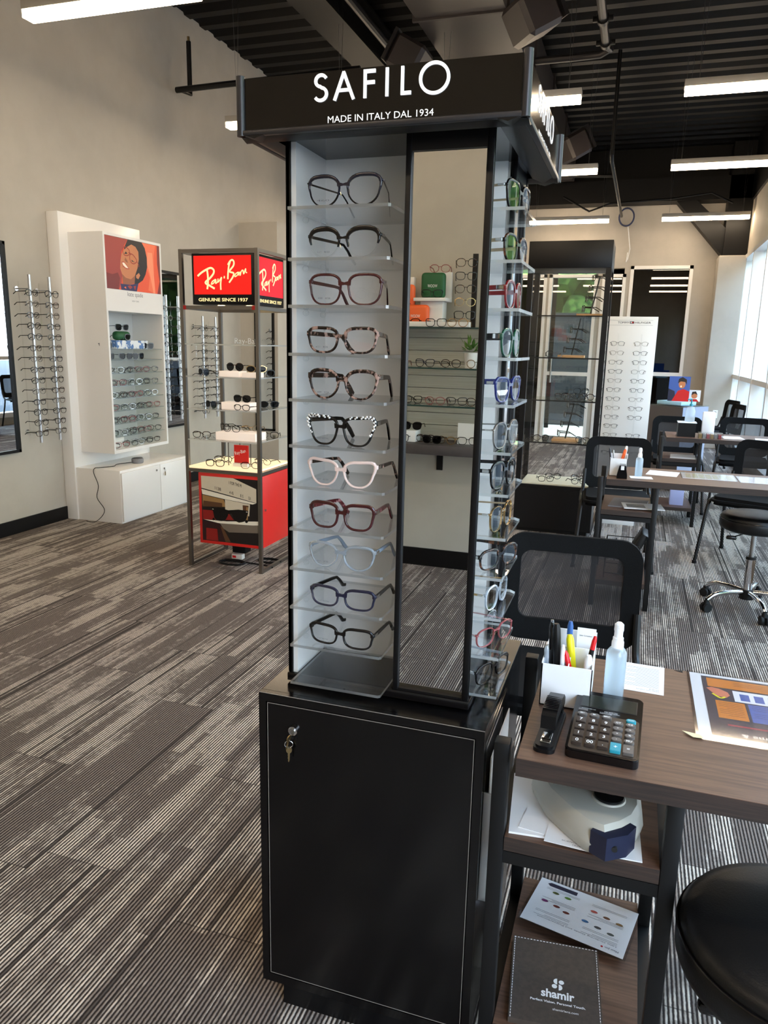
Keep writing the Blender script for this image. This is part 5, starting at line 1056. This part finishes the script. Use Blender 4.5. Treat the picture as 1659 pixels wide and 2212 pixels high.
# shelf below: papers and the grey measuring device
SZ = .5745
nodec = lambda b, F: None
sheet('paper_stack', 'white folder of loose papers under the grey device on the desk shelf', 'paper', (-.15, 1.245, SZ), (1, .1, 0), (-.1, 1, 0), .125, .2, nodec, th=.004)
sheet('paper_sheet', 'white sheet fanned out on the papers left of the grey device', 'paper', (-.135, 1.262, SZ+.0045), (1, -.12, 0), (.12, 1, 0), .15, .2, nodec, th=.001)
sheet('paper_sheet', 'white sheet lying under the right side of the grey device', 'paper', (.0, 1.238, SZ), (1, .05, 0), (-.05, 1, 0), .085, .25, lambda b, F: None, th=.002)
sheet('catalog_page', 'printed page sticking out at the front of the desk shelf under the grey device', 'paper', (-.085, 1.236, SZ+.006), (1, -.05, 0), (.05, 1, 0), .12, .08, lambda b, F: (b.text('SCIENCE AND', (F[0]+F[1]*.03+F[2]*.012, F[1], F[2]), 'ink_grey', width=.045, height=.004), b.text('HEALTH', (F[0]+F[1]*.05+F[2]*.005, F[1], F[2]), 'ink_grey', width=.022, height=.004)), th=.0008)
pm = thing('pupil_meter', 'pale grey handheld optical measuring device with a navy viewing end on the desk shelf', 'device', (0, 1.35, SZ))
mat('device_grey', '#b3b1a6', .4); mat('device_navy', '#23263a', .35)
O_ = [(-.128, 1.47), (-.126, 1.372), (-.095, 1.308), (-.055, 1.262), (-.012, 1.222), (.02, 1.212), (.05, 1.238), (.072, 1.268), (.084, 1.31), (.082, 1.36), (.055, 1.40), (.01, 1.43), (-.05, 1.50), (-.10, 1.51)]
def dome(O, zs, m_, b):
    cx = sum(p[0] for p in O)/len(O); cy = sum(p[1] for p in O)/len(O); n = len(O); vs = []
    for z, s_ in zs: vs += [(cx+(p[0]-cx)*s_, cy+(p[1]-cy)*s_, z) for p in O]
    k = len(zs); fs = [(j*n+i, j*n+(i+1) % n, (j+1)*n+(i+1) % n, (j+1)*n+i) for j in range(k-1) for i in range(n)]+[tuple(range(n))[::-1], tuple(range((k-1)*n, k*n))]; b.add(vs, fs, m_)
b = MB(); dome(O_, [(SZ+.008, .93), (SZ+.014, .97), (SZ+.030, 1.), (SZ+.032, .995), (SZ+.055, .95), (SZ+.066, .86), (SZ+.070, .74)], 'device_grey', b); b.build('body', pm, ang=28)
MB().prism([(-.006, 1.221), (.022, 1.204), (.056, 1.228), (.070, 1.258), (.05, 1.272), (.012, 1.262)], 'z', SZ+.014, SZ+.058, 'device_navy').build('viewing_end', pm)
MB().cyl((.036, 1.210, SZ+.036), .005, .006, 'rubber', 'y', 14).build('eyepiece', pm)
MB().cyl((.020, 1.312, SZ+.066), .033, .007, 'device_grey', seg=32, r2=.029).build('dial_ring', pm)
MB().cyl((.020, 1.312, SZ+.073), .0265, .004, 'black_satin', seg=32).box(.016, .030, 1.310, 1.316, SZ+.077, SZ+.092, 'black_satin', bev=.002).build('dial', pm)
MB().box(-.055, -.02, 1.385, 1.405, SZ+.068, SZ+.082, 'device_navy', bev=.004).build('knob', pm)
# bottom shelf: laminated colour chart, brown folder
LZ = .1615
def d3(b, F):
    b.poly([(.14, .008), (.205, .008), (.212, .014), (.205, .020), (.14, .020)], F, .0004, 's_navy')
    for k, (x, y, c_) in enumerate(((.185, .038, 'c_olive'), (.155, .040, 'c_green'), (.2, .075, 'c_plum'), (.17, .08, 'c_rust'), (.145, .088, 'c_rust'), (.09, .05, 'c_rose'), (.06, .055, 'c_brown'), (.03, .06, 'c_gold'), (.10, .09, 'c_blue'), (.07, .095, 'c_grey'), (.04, .1, 'c_slate'))):
        b.poly([(x+.007*math.cos(a*PI/8)*(1.2), y+.0045*math.sin(a*PI/8)-(.001 if math.sin(a*PI/8) > 0 else 0)) for a in range(16)], F, .0005, c_)
    for x0 in (.02, .13): textlines(b, F, x0, x0+.08, [.026, .03, .062, .066, .07, .108, .112, .12, .124], h_=.0009)
    b.text('Lens Ordering Guide and Polycarbonate', (F[0]+F[1]*.02+F[2]*.128, F[1], F[2]), 'ink_grey', off=.0004, width=.18, height=.004)
    b.text('Maui Jim', (F[0]+F[1]*.012+F[2]*.14, F[1], F[2]), 's_navy', off=.0004, width=.03, height=.005); b.ball(F[0]+F[1]*.048+F[2]*.143, .0028, 'red', 8, 4, (1, 1, .1))
for n_, c_ in (('c_olive', '#56602a'), ('c_green', '#5f8a30'), ('c_plum', '#7d2d6e'), ('c_rust', '#7c3a32'), ('c_rose', '#c4544c'), ('c_brown', '#7d4f33'), ('c_gold', '#8f6a3a'), ('c_blue', '#2f6ca0'), ('c_grey', '#44464a'), ('c_slate', '#4f5a58')): mat(n_, c_, .35)
noisy('folder_cover', '#463b33', '#3d332c', 80., rough=.65, bump=.08)
fo = thing('leather_folder', 'brown stitched folder with white lettering on the lowest shelf of the near desk', 'folder', (-.03, 1.33, LZ))
ox = Vector((-.128, 1.245, LZ)); fx_ = Vector((1, .10, 0)).normalized(); fy_ = Vector((-.10, 1, 0)).normalized()
def ff(a, c_, z): return tuple(ox+fx_*a+fy_*c_+Vector((0, 0, z)))
b = MB(); 
def slab(b, a0, a1, c0, c1, z0, z1, m_): b.add([ff(a, c_, z) for z in (z0, z1) for a, c_ in ((a0, c0), (a1, c0), (a1, c1), (a0, c1))], [(3, 2, 1, 0), (4, 5, 6, 7), (0, 1, 5, 4), (1, 2, 6, 5), (2, 3, 7, 6), (3, 0, 4, 7)], m_)
slab(b, 0, .18, 0, .215, 0, .012, 'folder_cover'); b.build('cover', fo, smooth=False)
b = MB()
for k in range(26): slab(b, .002+k*.0069, .006+k*.0069, .211, .2122, .012, .0126, 'paper')
for k in range(31): slab(b, .003, .0042, .002+k*.0069, .006+k*.0069, .012, .0126, 'paper'); slab(b, .1758, .177, .002+k*.0069, .006+k*.0069, .012, .0126, 'paper')
b.build('stitching', fo, smooth=False)
b = MB(); Ff = (Vector(ff(.095, .095, .012)), fx_, fy_)
b.text('shamir', (Vector(ff(.095, .066, .012)), fx_, fy_), 'white_plastic', width=.066, height=.02, align='C', bold=.03).text('Perfect Vision. Personal Touch.', (Vector(ff(.095, .052, .012)), fx_, fy_), 'white_plastic', width=.108, height=.0055, align='C', bold=.02).text('shamirlens.com', (Vector(ff(.11, .036, .012)), fx_, fy_), 'white_plastic', width=.05, height=.0055, align='C')
def arcp(cx, cy, r_, a0, a1): return [(cx+r_*math.cos(math.radians(a0+(a1-a0)*i/10)), cy+r_*math.sin(math.radians(a0+(a1-a0)*i/10))) for i in range(11)]
for P in (arcp(-.001, .013, .0075, 90, 270), arcp(.0075, .0125, .0055, 0, 360), arcp(-.0065, .0, .0055, 0, 360), arcp(.002, -.001, .0075, -90, 90)): b.poly(P, Ff, .0006, 'white_plastic')
b.build('lettering', fo, smooth=False)
sheet('laminated_chart', 'laminated lens colour chart lying tilted on the brown folder below the desk shelf', 'chart', (.105, 1.445, LZ+.0135), (-.965, -.262, 0), (.20, -.98, 0), .232, .0, nodec) if False else None
A_, B_ = Vector((.115, 1.628, 0)), Vector((-.115, 1.678, 0)); xd = (B_-A_).normalized()
sheet('laminated_chart', 'laminated lens colour chart lying tilted on the brown folder below the desk shelf', 'chart', (.115, 1.618, LZ+.0142), tuple(xd), tuple(Vector((0, 0, 1)).cross(xd)), .232, .155, d3, film=True)

# ================================================================ THINGS ON THE OTHER DESKS
og = thing('pen_organizer', 'white pen box with pens at the left end of the middle desk', 'organizer', (-.05, 4.46, DZ)); b = MB(); x0, x1, y0, y1 = -.10, -.005, 4.42, 4.50
b.box(x0, x1, y0, y0+.003, Z, Z+.1, 'white_plastic').box(x0, x0+.003, y0, y1, Z, Z+.1, 'white_plastic').box(x1-.003, x1, y0, y1, Z, Z+.12, 'white_plastic').box(x0, x1, y1-.003, y1, Z, Z+.12, 'white_plastic').box(x0, x1, y0, y1, Z, Z+.003, 'white_plastic'); b.build('box', og, smooth=False)
pen('pen', 'dark blue pen leaning left in the middle desk organizer', -.085, 4.46, .15, 3., .15, .005, 'navy'); pen('pen', 'grey pen beside the blue one in the middle desk organizer', -.07, 4.45, .12, 3., .14, .005, 'steel')
pen('marker', 'orange marker leaning right in the middle desk organizer', -.055, 4.46, .25, .3, .15, .009, 'orange', cat_='marker'); pen('marker', 'white marker leaning right in the middle desk organizer', -.04, 4.47, .15, .2, .165, .008, 'white_plastic', cat_='marker')
spray(.06, 4.47, DZ, 1.0, 'spray bottle of pale fluid on the middle desk beside the organizer')
td = thing('tape_dispenser', 'small black block-shaped dispenser at the near edge of the middle desk', 'dispenser', (-.03, 4.36, DZ))
MB().prism([(-.055, Z), (.0, Z), (.0, Z+.02), (-.012, Z+.075), (-.044, Z+.075), (-.055, Z+.02)], 'y', 4.33, 4.40, 'black_gloss').build('body', td); MB().box(-.036, -.018, 4.328, 4.34, Z+.05, Z+.072, 'white_plastic').build('paper_tab', td)
sheet('paper_sheet', 'white paper behind the spray bottle on the middle desk', 'paper', (.10, 4.56, DZ), (1, -.15, 0), (.15, 1, 0), .17, .18, nodec)
sheet('paper_sheet', 'small white papers in front of the spray bottle on the middle desk', 'paper', (.02, 4.38, DZ), (1, .1, 0), (-.1, 1, 0), .12, .08, nodec)
def d4(c1, c2):
    def f_(b, F):
        for i in range(7):
            for j in range(6): b.poly([(.02+i*.036, .03+j*.025), (.048+i*.036, .03+j*.025), (.048+i*.036, .046+j*.025), (.02+i*.036, .046+j*.025)], F, .0004, c1 if (i+j) % 2 else c2)
    return f_
mat('p_pale_gold', '#e6cf7a', .5); mat('p_pale_green', '#b9c98a', .5); mat('p_pale_red', '#e0a79e', .5)
sheet('placemat', 'laminated yellow patterned sheet on the middle desk', 'poster', (.30, 4.52, DZ+.0004), (1, 0, 0), (0, 1, 0), .28, .21, d4('p_pale_gold', 'p_pale_green'), film=True)
sheet('placemat', 'laminated pinkish patterned sheet on the middle desk, right of the yellow one', 'poster', (.60, 4.50, DZ+.0004), (1, 0, 0), (0, 1, 0), .30, .21, d4('p_pale_red', 'paper'), film=True)
sheet('magazine', 'grey magazine on the shelf of the middle desk', 'magazine', (-.09, 4.42, SZ), (1, -.1, 0), (.1, 1, 0), .2, .26, lambda b, F: b.poly([(.04, .04), (.15, .05), (.16, .18), (.05, .16)], F, .0004, 'ink_grey'), m_='ink_grey', th=.006)
sheet('magazine', 'white brochure sticking out to the right on the shelf of the middle desk', 'magazine', (.0, 4.36, SZ+.007), (1, .12, 0), (-.12, 1, 0), .22, .16, lambda b, F: b.poly([(.02, .03), (.12, .03), (.12, .12), (.02, .12)], F, .0004, 'c_grey'), th=.004)
bk = thing('wire_rack', 'black wire rack with a dark binder on the low shelf of the middle desk', 'rack', (-.0, 4.5, LZ))
b = MB()
for zz in (.03, .12, .2): b.tube([(-.08, 4.38, LZ+zz), (.10, 4.38, LZ+zz), (.10, 4.6, LZ+zz), (-.08, 4.6, LZ+zz)], .003, 'black_metal', 6, closed=True)
for (x, y) in ((-.08, 4.38), (.1, 4.38), (.1, 4.6), (-.08, 4.6)): b.tube([(x, y, LZ), (x, y, LZ+.2)], .003, 'black_metal', 6)
b.build('wire_frame', bk)
tag(MB().box(-.03, .01, -.1, .1, 0, .27, 'black_satin', bev=.003, M4=Matrix.Translation((.02, 4.49, LZ+.02)) @ Matrix.Rotation(.45, 4, 'Y')).build('binder', loc=(.02, 4.49, LZ)), 'black ring binder leaning in the wire rack of the middle desk', 'binder')
for i, (x, y, z, l_) in enumerate(((-.20, 6.55, 0, 'flat white carton on the carpet behind the middle desk, lower one'), (-.20, 6.56, .122, 'flat white carton on top of another behind the middle desk'))):
    tag(MB().box(x, x+.29, y, y+.3, z, z+.12, 'white_paint', bev=.003).build('carton', loc=(x+.15, y+.15, z)), l_, 'box')
# farthest desk
sn = thing('pump_bottle', 'clear hand sanitizer bottle with a teal pump on the farthest desk', 'bottle', (.47, 6.86, Z+.122))
MB().lathe([(.0, 0), (.036, 0), (.04, .01), (.04, .09), (.03, .12), (.014, .13), (0, .13)], 'bottle_body', (.46, 6.86, Z+.122), 20).build('body', sn)
MB().cyl((.46, 6.86, Z+.25), .013, .02, 'teal', seg=14).tube([(.46, 6.86, Z+.27), (.46, 6.86, Z+.31), (.43, 6.85, Z+.305)], .007, 'teal', 8).build('pump', sn)
MB().box(.37, .51, 6.78, 6.93, DZ, Z+.115, 'black_satin').box(.365, .515, 6.775, 6.935, Z+.115, Z+.12, 'white_plastic').build('x', None)
bpy.data.objects['x'].name = 'desk_box'; tag(bpy.data.objects['desk_box'], 'black box with a white lid under the sanitizer bottle on the farthest desk', 'box')
tag(MB().box(.56, .66, 6.86, 6.90, DZ, Z+.21, 'white_plastic', bev=.01).build('card_holder', loc=(.6, 6.88, DZ)), 'white upright card box beside the sanitizer bottle', 'holder')
b = MB().box(.53, .72, 6.72, 6.82, DZ, Z+.045, 'acrylic'); [b.box(.535+.03*k, .558+.03*k, 6.725, 6.81, DZ+.001, Z+.035, ('brass', 'steel', 'rose')[k % 3]) for k in range(6)]
tag(b.build('parts_tray', loc=(.62, 6.77, DZ), smooth=False), 'clear divided tray of small parts on the farthest desk', 'tray')
sheet('paper_sheet', 'white papers at the left middle of the farthest desk', 'paper', (.74, 6.80, DZ), (1, .1, 0), (-.1, 1, 0), .16, .2, nodec)
sheet('paper_sheet', 'white papers at the right of the farthest desk near the windows', 'paper', (.97, 6.76, DZ), (1, -.1, 0), (.1, 1, 0), .25, .2, nodec)
sheet('magazine', 'white magazine on the upper shelf of the farthest desk', 'magazine', (.33, 6.74, SZ), (1, -.05, 0), (.05, 1, 0), .2, .24, nodec, th=.004)
tbx = thing('tissue_box', 'lilac tissue box on the low shelf of the farthest desk', 'tissue box', (.42, 6.85, LZ))
MB().box(.365, .475, 6.8, 6.91, LZ, LZ+.13, 'lilac', bev=.002).build('box', tbx)
MB().prism([(.395, LZ+.13), (.38, LZ+.17), (.405, LZ+.155), (.42, LZ+.19), (.435, LZ+.16), (.46, LZ+.175), (.445, LZ+.13)], 'y', 6.85, 6.857, 'paper').build('tissue', tbx)
# reception cabinet
rc = thing('low_cabinet', 'low grey counter cabinet by the far pilaster carrying cards', 'cabinet', (.46, 8.6, 0)); Mr = Matrix.Translation((.46, 8.72, 0)) @ Matrix.Rotation(math.radians(-38), 4, 'Z')
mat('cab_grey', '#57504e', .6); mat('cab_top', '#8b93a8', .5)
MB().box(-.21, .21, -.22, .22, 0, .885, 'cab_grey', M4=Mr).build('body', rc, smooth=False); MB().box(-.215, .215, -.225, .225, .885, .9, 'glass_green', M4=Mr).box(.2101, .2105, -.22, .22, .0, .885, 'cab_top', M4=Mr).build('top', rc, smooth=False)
tag(MB().box(-.16, .14, -.16, .1, .9, .935, 'pale_blue', bev=.004, M4=Mr).build('tray', loc=(.46, 8.72, .9)), 'flat pale blue box on the low grey cabinet', 'box')
def card(name, label, x, y, z, w_, h_, rz, L):
    M_ = Matrix.Translation((x, y, z)) @ Matrix.Rotation(rz, 4, 'Z') @ Matrix.Rotation(-.12, 4, 'X'); b = MB().box(-w_/2, w_/2, 0, .006, 0, h_, 's_blue', M4=M_)
    F = (M_ @ Vector((-w_/2, -.0002, 0)), M_.to_3x3() @ Vector((1, 0, 0)), M_.to_3x3() @ Vector((0, 0, 1)))
    for i, (m_, P) in enumerate(L): b.poly([(p[0]*w_, p[1]*h_) for p in P], F, .0004+.0002*i, m_)
    return tag(b.build(name, loc=(x, y, z), smooth=False), label, 'card')
circ = lambda cx, cy, r_, q=1.: [(cx+r_*math.cos(a*PI/8), cy+r_*q*math.sin(a*PI/8)) for a in range(16)]
card('counter_card', 'blue counter card picturing a dark-haired person in a red jacket', .44, 8.62, .936, .21, .26, -.1, [('s_navy', [(0, 0), (.4, 0), (.3, .4), (0, .5)]), ('red', [(.2, 0), (1, 0), (1, .4), (.7, .5), (.45, .42)]), ('p_skin', circ(.62, .68, .16)), ('p_hair', [(.42, .72), (.45, .9), (.62, .98), (.82, .88), (.84, .68), (.76, .78), (.55, .8)]), ('p_tooth', circ(.58, .6, .04))])
card('counter_card', 'small white counter card with a face, right of the blue one', .60, 8.66, .936, .12, .12, -.1, [('paper', [(0, 0), (1, 0), (1, 1), (0, 1)]), ('p_skin', circ(.5, .5, .25)), ('p_hair', [(.25, .55), (.3, .85), (.6, .9), (.76, .6), (.5, .7)]), ('red', [(.1, 0), (.9, 0), (.7, .22), (.3, .22)])])

# ================================================================ SHELVES BEHIND THE CAMERA, SEEN IN THE TOWER MIRROR
yw = YB; GX0, GX1 = -2.4, -.35
noisy('slat_wood', '#b8b2a6', '#a9a295', 4., .3, .7, (.5, 1, 30), rough=.6)
b = MB()
for k in range(9): b.box(GX0, GX1, yw+.001, yw+.018, .88+k*.078, .953+k*.078, 'slat_wood')
tag(b.build('slat_panel', loc=((GX0+GX1)/2, yw, .9), smooth=False), 'grey slatted wall panel behind the glass shelves seen in the tower mirror', 'wall panel')
noisy('shelf_grey', '#4a4342', '#3f3938', 6., rough=.5)
ws = thing('wall_shelf', 'thick dark wooden wall shelf on black brackets seen in the tower mirror', 'shelf', ((GX0+GX1)/2, yw, .8)); MB().box(GX0, GX1, yw, yw+.32, .80, .86, 'shelf_grey', bev=.002).build('board', ws)
for x in (-1.98, -1.17, -.5): MB().box(x-.02, x+.02, yw, yw+.012, .66, .8, 'black_matte').box(x-.02, x+.02, yw, yw+.22, .788, .8, 'black_matte').build('bracket', ws, smooth=False)
GZ = [1.562, 1.325, 1.10]
for k, z in enumerate(GZ):
    t = thing('wall_shelf', 'glass shelf reflected in the tower mirror, %s of three' % ['topmost', 'middle', 'lowest'][k], 'shelf', ((GX0+GX1)/2, yw, z))
    MB().box(GX0, GX1, yw+.02, yw+.30, z-.010, z, 'glass_green').build('glass_plate', t, smooth=False); MB().box(GX0, GX1, yw+.30, yw+.303, z-.010, z, 'edge_dark' if 'edge_dark' in MATS else mat('edge_dark', '#2c4440', .2)).build('glass_edge', t, smooth=False)
    for x in (-2.1, -1.45, -.7): MB().box(x-.008, x+.008, yw+.018, yw+.24, z-.03, z-.011, 'steel').build('bracket', t, smooth=False)
BM = [mini('eyeglasses', '', fr_, n_=n_, h_=h_, cat=c_, group='eyeglasses on the shelves seen in the mirror') for fr_, n_, h_, c_ in (('black_gloss', 2.8, .04, .004), ('tortoise_dark', 2.3, .042, 0), ('rose', 2.2, .04, 0), ('gold', 2.1, .042, 0), ('navy', 3., .04, .004))]
lev = {0: (GZ[0], 'top glass'), 1: (GZ[1], 'middle glass'), 2: (GZ[2], 'lowest glass'), 3: (.86, 'dark wooden')}
def bg_(k, x, y, li, rz, dz=0., extra=''):
    z, nm = lev[li]; put(use(BM[k]), (x, y, z+dz+.0005), PI+rz, extra or 'eyeglasses')
    return
for li, xs in ((1, (-1.95, -1.75, -1.56, -1.40, -1.24, -1.07, -.92, -.75)), (2, (-1.95, -1.78, -1.6, -1.43, -1.31, -1.16, -1.03, -.9)), (3, (-1.9, -1.72, -1.55, -1.38, -1.22, -1.08, -.95, -.8))):
    for i, x in enumerate(xs): bg_((i*2+li) % 5, x, -1.90+.03*(i % 2), li, random.uniform(-.3, .3), 0, 'eyeglasses %s from left in the mirror on the %s shelf' % (ORD[i], lev[li][1]))
def wblock(x0, x1, z0, z1, label, y0=-2.0, y1=-1.86): return tag(MB().box(x0, x1, y0, y1, z0+.0003, z1, 'white_gloss', bev=.002).build('display_block', loc=((x0+x1)/2, y0, z0)), label, 'display block')
T0 = GZ[0]
wblock(-1.55, -1.32, T0, T0+.10, 'white display block under the left orange case in the mirror'); wblock(-1.48, -1.35, T0+.1, T0+.30, 'tall white display block behind the left orange case in the mirror', -2.04, -1.99)
wblock(-1.28, -1.14, T0, T0+.15, 'white display block under the green case in the mirror', -2.0, -1.9); wblock(-1.31, -1.11, T0+.1505, T0+.17, 'white ledge carrying the green glasses case in the mirror', -2.01, -1.85); wblock(-1.26, -1.12, T0+.17, T0+.33, 'white back block behind the green glasses case in the mirror', -2.05, -2.015); wblock(-1.40, -.95, T0, T0+.03, 'long low white base on the top glass shelf in the mirror', -1.84, -1.80)
def gcase(x, y, z, m_, label, w_=.16, h_=.13, word='WOOW'):
    b = MB().box(x-w_/2, x+w_/2, y, y+.05, z+.0004, z+h_, m_, bev=.022, seg=4); b.text(word, ((x, y+.05, z+h_*.42), (-1, 0, 0), (0, 0, 1)), 'paper', off=.0008, width=.06, height=.018, align='C')
    return tag(b.build('glasses_case', loc=(x, y, z)), label, 'case')
gcase(-1.405, -1.93, T0+.1, 'orange', 'orange glasses case on the left white block in the mirror', .18, .15); gcase(-1.21, -1.96, T0+.17, 'green', 'green glasses case with white lettering in the mirror', .15, .15); gcase(-1.295, -1.90, T0, 'orange', 'orange glasses case low on the top glass shelf in the mirror', .16, .13)
for k, (x, y, z, l_) in enumerate(((-1.40, -1.86, T0+.1005, 'black eyeglasses leaning on the left orange case in the mirror'), (-1.20, -1.87, T0+.17, 'dark eyeglasses in front of the green case in the mirror'), (-1.18, -1.96, T0+.322, 'pink eyeglasses on top of the green case in the mirror'), (-1.42, -1.80, T0, 'gold eyeglasses at the left of the top shelf in the mirror'), (-1.32, -1.82+.0, T0, 'black eyeglasses in front of the low orange case in the mirror'), (-1.15, -1.80+.01, T0, 'blue eyeglasses right of the low orange case in the mirror'), (-1.02, -1.79, T0, 'thin eyeglasses at the right of the top shelf in the mirror'))):
    put(use(BM[(0, 0, 2, 3, 0, 4, 3)[k]]), (x, y, z+.0005), PI+random.uniform(-.2, .2), l_)
t = thing('rod_rack', 'dark upright rod of eyeglasses at the right of the top shelf in the mirror', 'display rack', (-1.0, -1.98, T0)); MB().box(-.985, -.955, -2.0, -1.98, T0+.0005, T0+.43, 'black_metal').build('rod', t, smooth=False)
for k in range(5):
    put(use(BM[(1, 0, 1, 3, 0)[k]]), (-1.01, -1.97+.04, T0+.35-k*.075), PI-.3, 'eyeglasses on the dark upright rod in the mirror, %s' % nth(k, 5))
pl = thing('potted_plant', 'small green plant in a white pot on the middle glass shelf in the mirror', 'plant', (-.93, -1.93, GZ[1])); MB().lathe([(0, 0), (.035, 0), (.045, .09), (.04, .09), (.035, .08), (0, .08)], 'white_gloss', (-.965, -1.95, GZ[1]+.0005), 20).build('pot', pl)
b = MB()
for k in range(60):
    a, e_, l_ = random.random()*6.3, random.uniform(.3, 1.4), random.uniform(.05, .13); o = Vector((-.965, -1.95, GZ[1]+.085)); d = Vector((math.cos(a)*math.cos(e_), math.sin(a)*math.cos(e_), math.sin(e_))); s_ = Vector((-d.y, d.x, 0)).normalized()*.008
    b.add([o+d*l_*.5, o+d*l_*.75+s_, o+d*l_, o+d*l_*.75-s_], [(0, 1, 2, 3)], 'foliage')
b.build('leaves', pl, smooth=False)
b = MB().box(-1.02, -.88, -1.93, -1.92, .8605, .99, 'white_paint'); b.text('nine', ((-.95, -1.92, .88), (-1, 0, 0), (0, 0, 1)), 'ink_grey', off=.0005, width=.09, height=.03, align='C') if False else None
tag(b.build('shelf_card', loc=(-.95, -1.93, .86), smooth=False), 'white card at the right end of the dark shelf in the mirror', 'card')
wblock(-1.5, -1.28, .86, .93, 'white block carrying a stone and sunglasses on the dark shelf in the mirror', -2.0, -1.88)
tag(MB().ball((-1.43, -1.94, .963), .035, 'white_paint', 8, 5, (1.2, .9, .9)).build('coral_ornament', loc=(-1.43, -1.94, .93), smooth=False), 'white coral ornament on the white block in the mirror', 'ornament')
for o, l_ in ((put(copy_tree(SG[1]), (-1.32, -1.93, .9305), PI), 'black sunglasses on the white block of the dark shelf in the mirror'), (put(copy_tree(SG[0]), (-1.17, -1.86, .8605), PI+.2), 'brown sunglasses at the middle of the dark shelf in the mirror')): o['label'] = l_; o['group'] = 'sunglasses seen in the mirror'
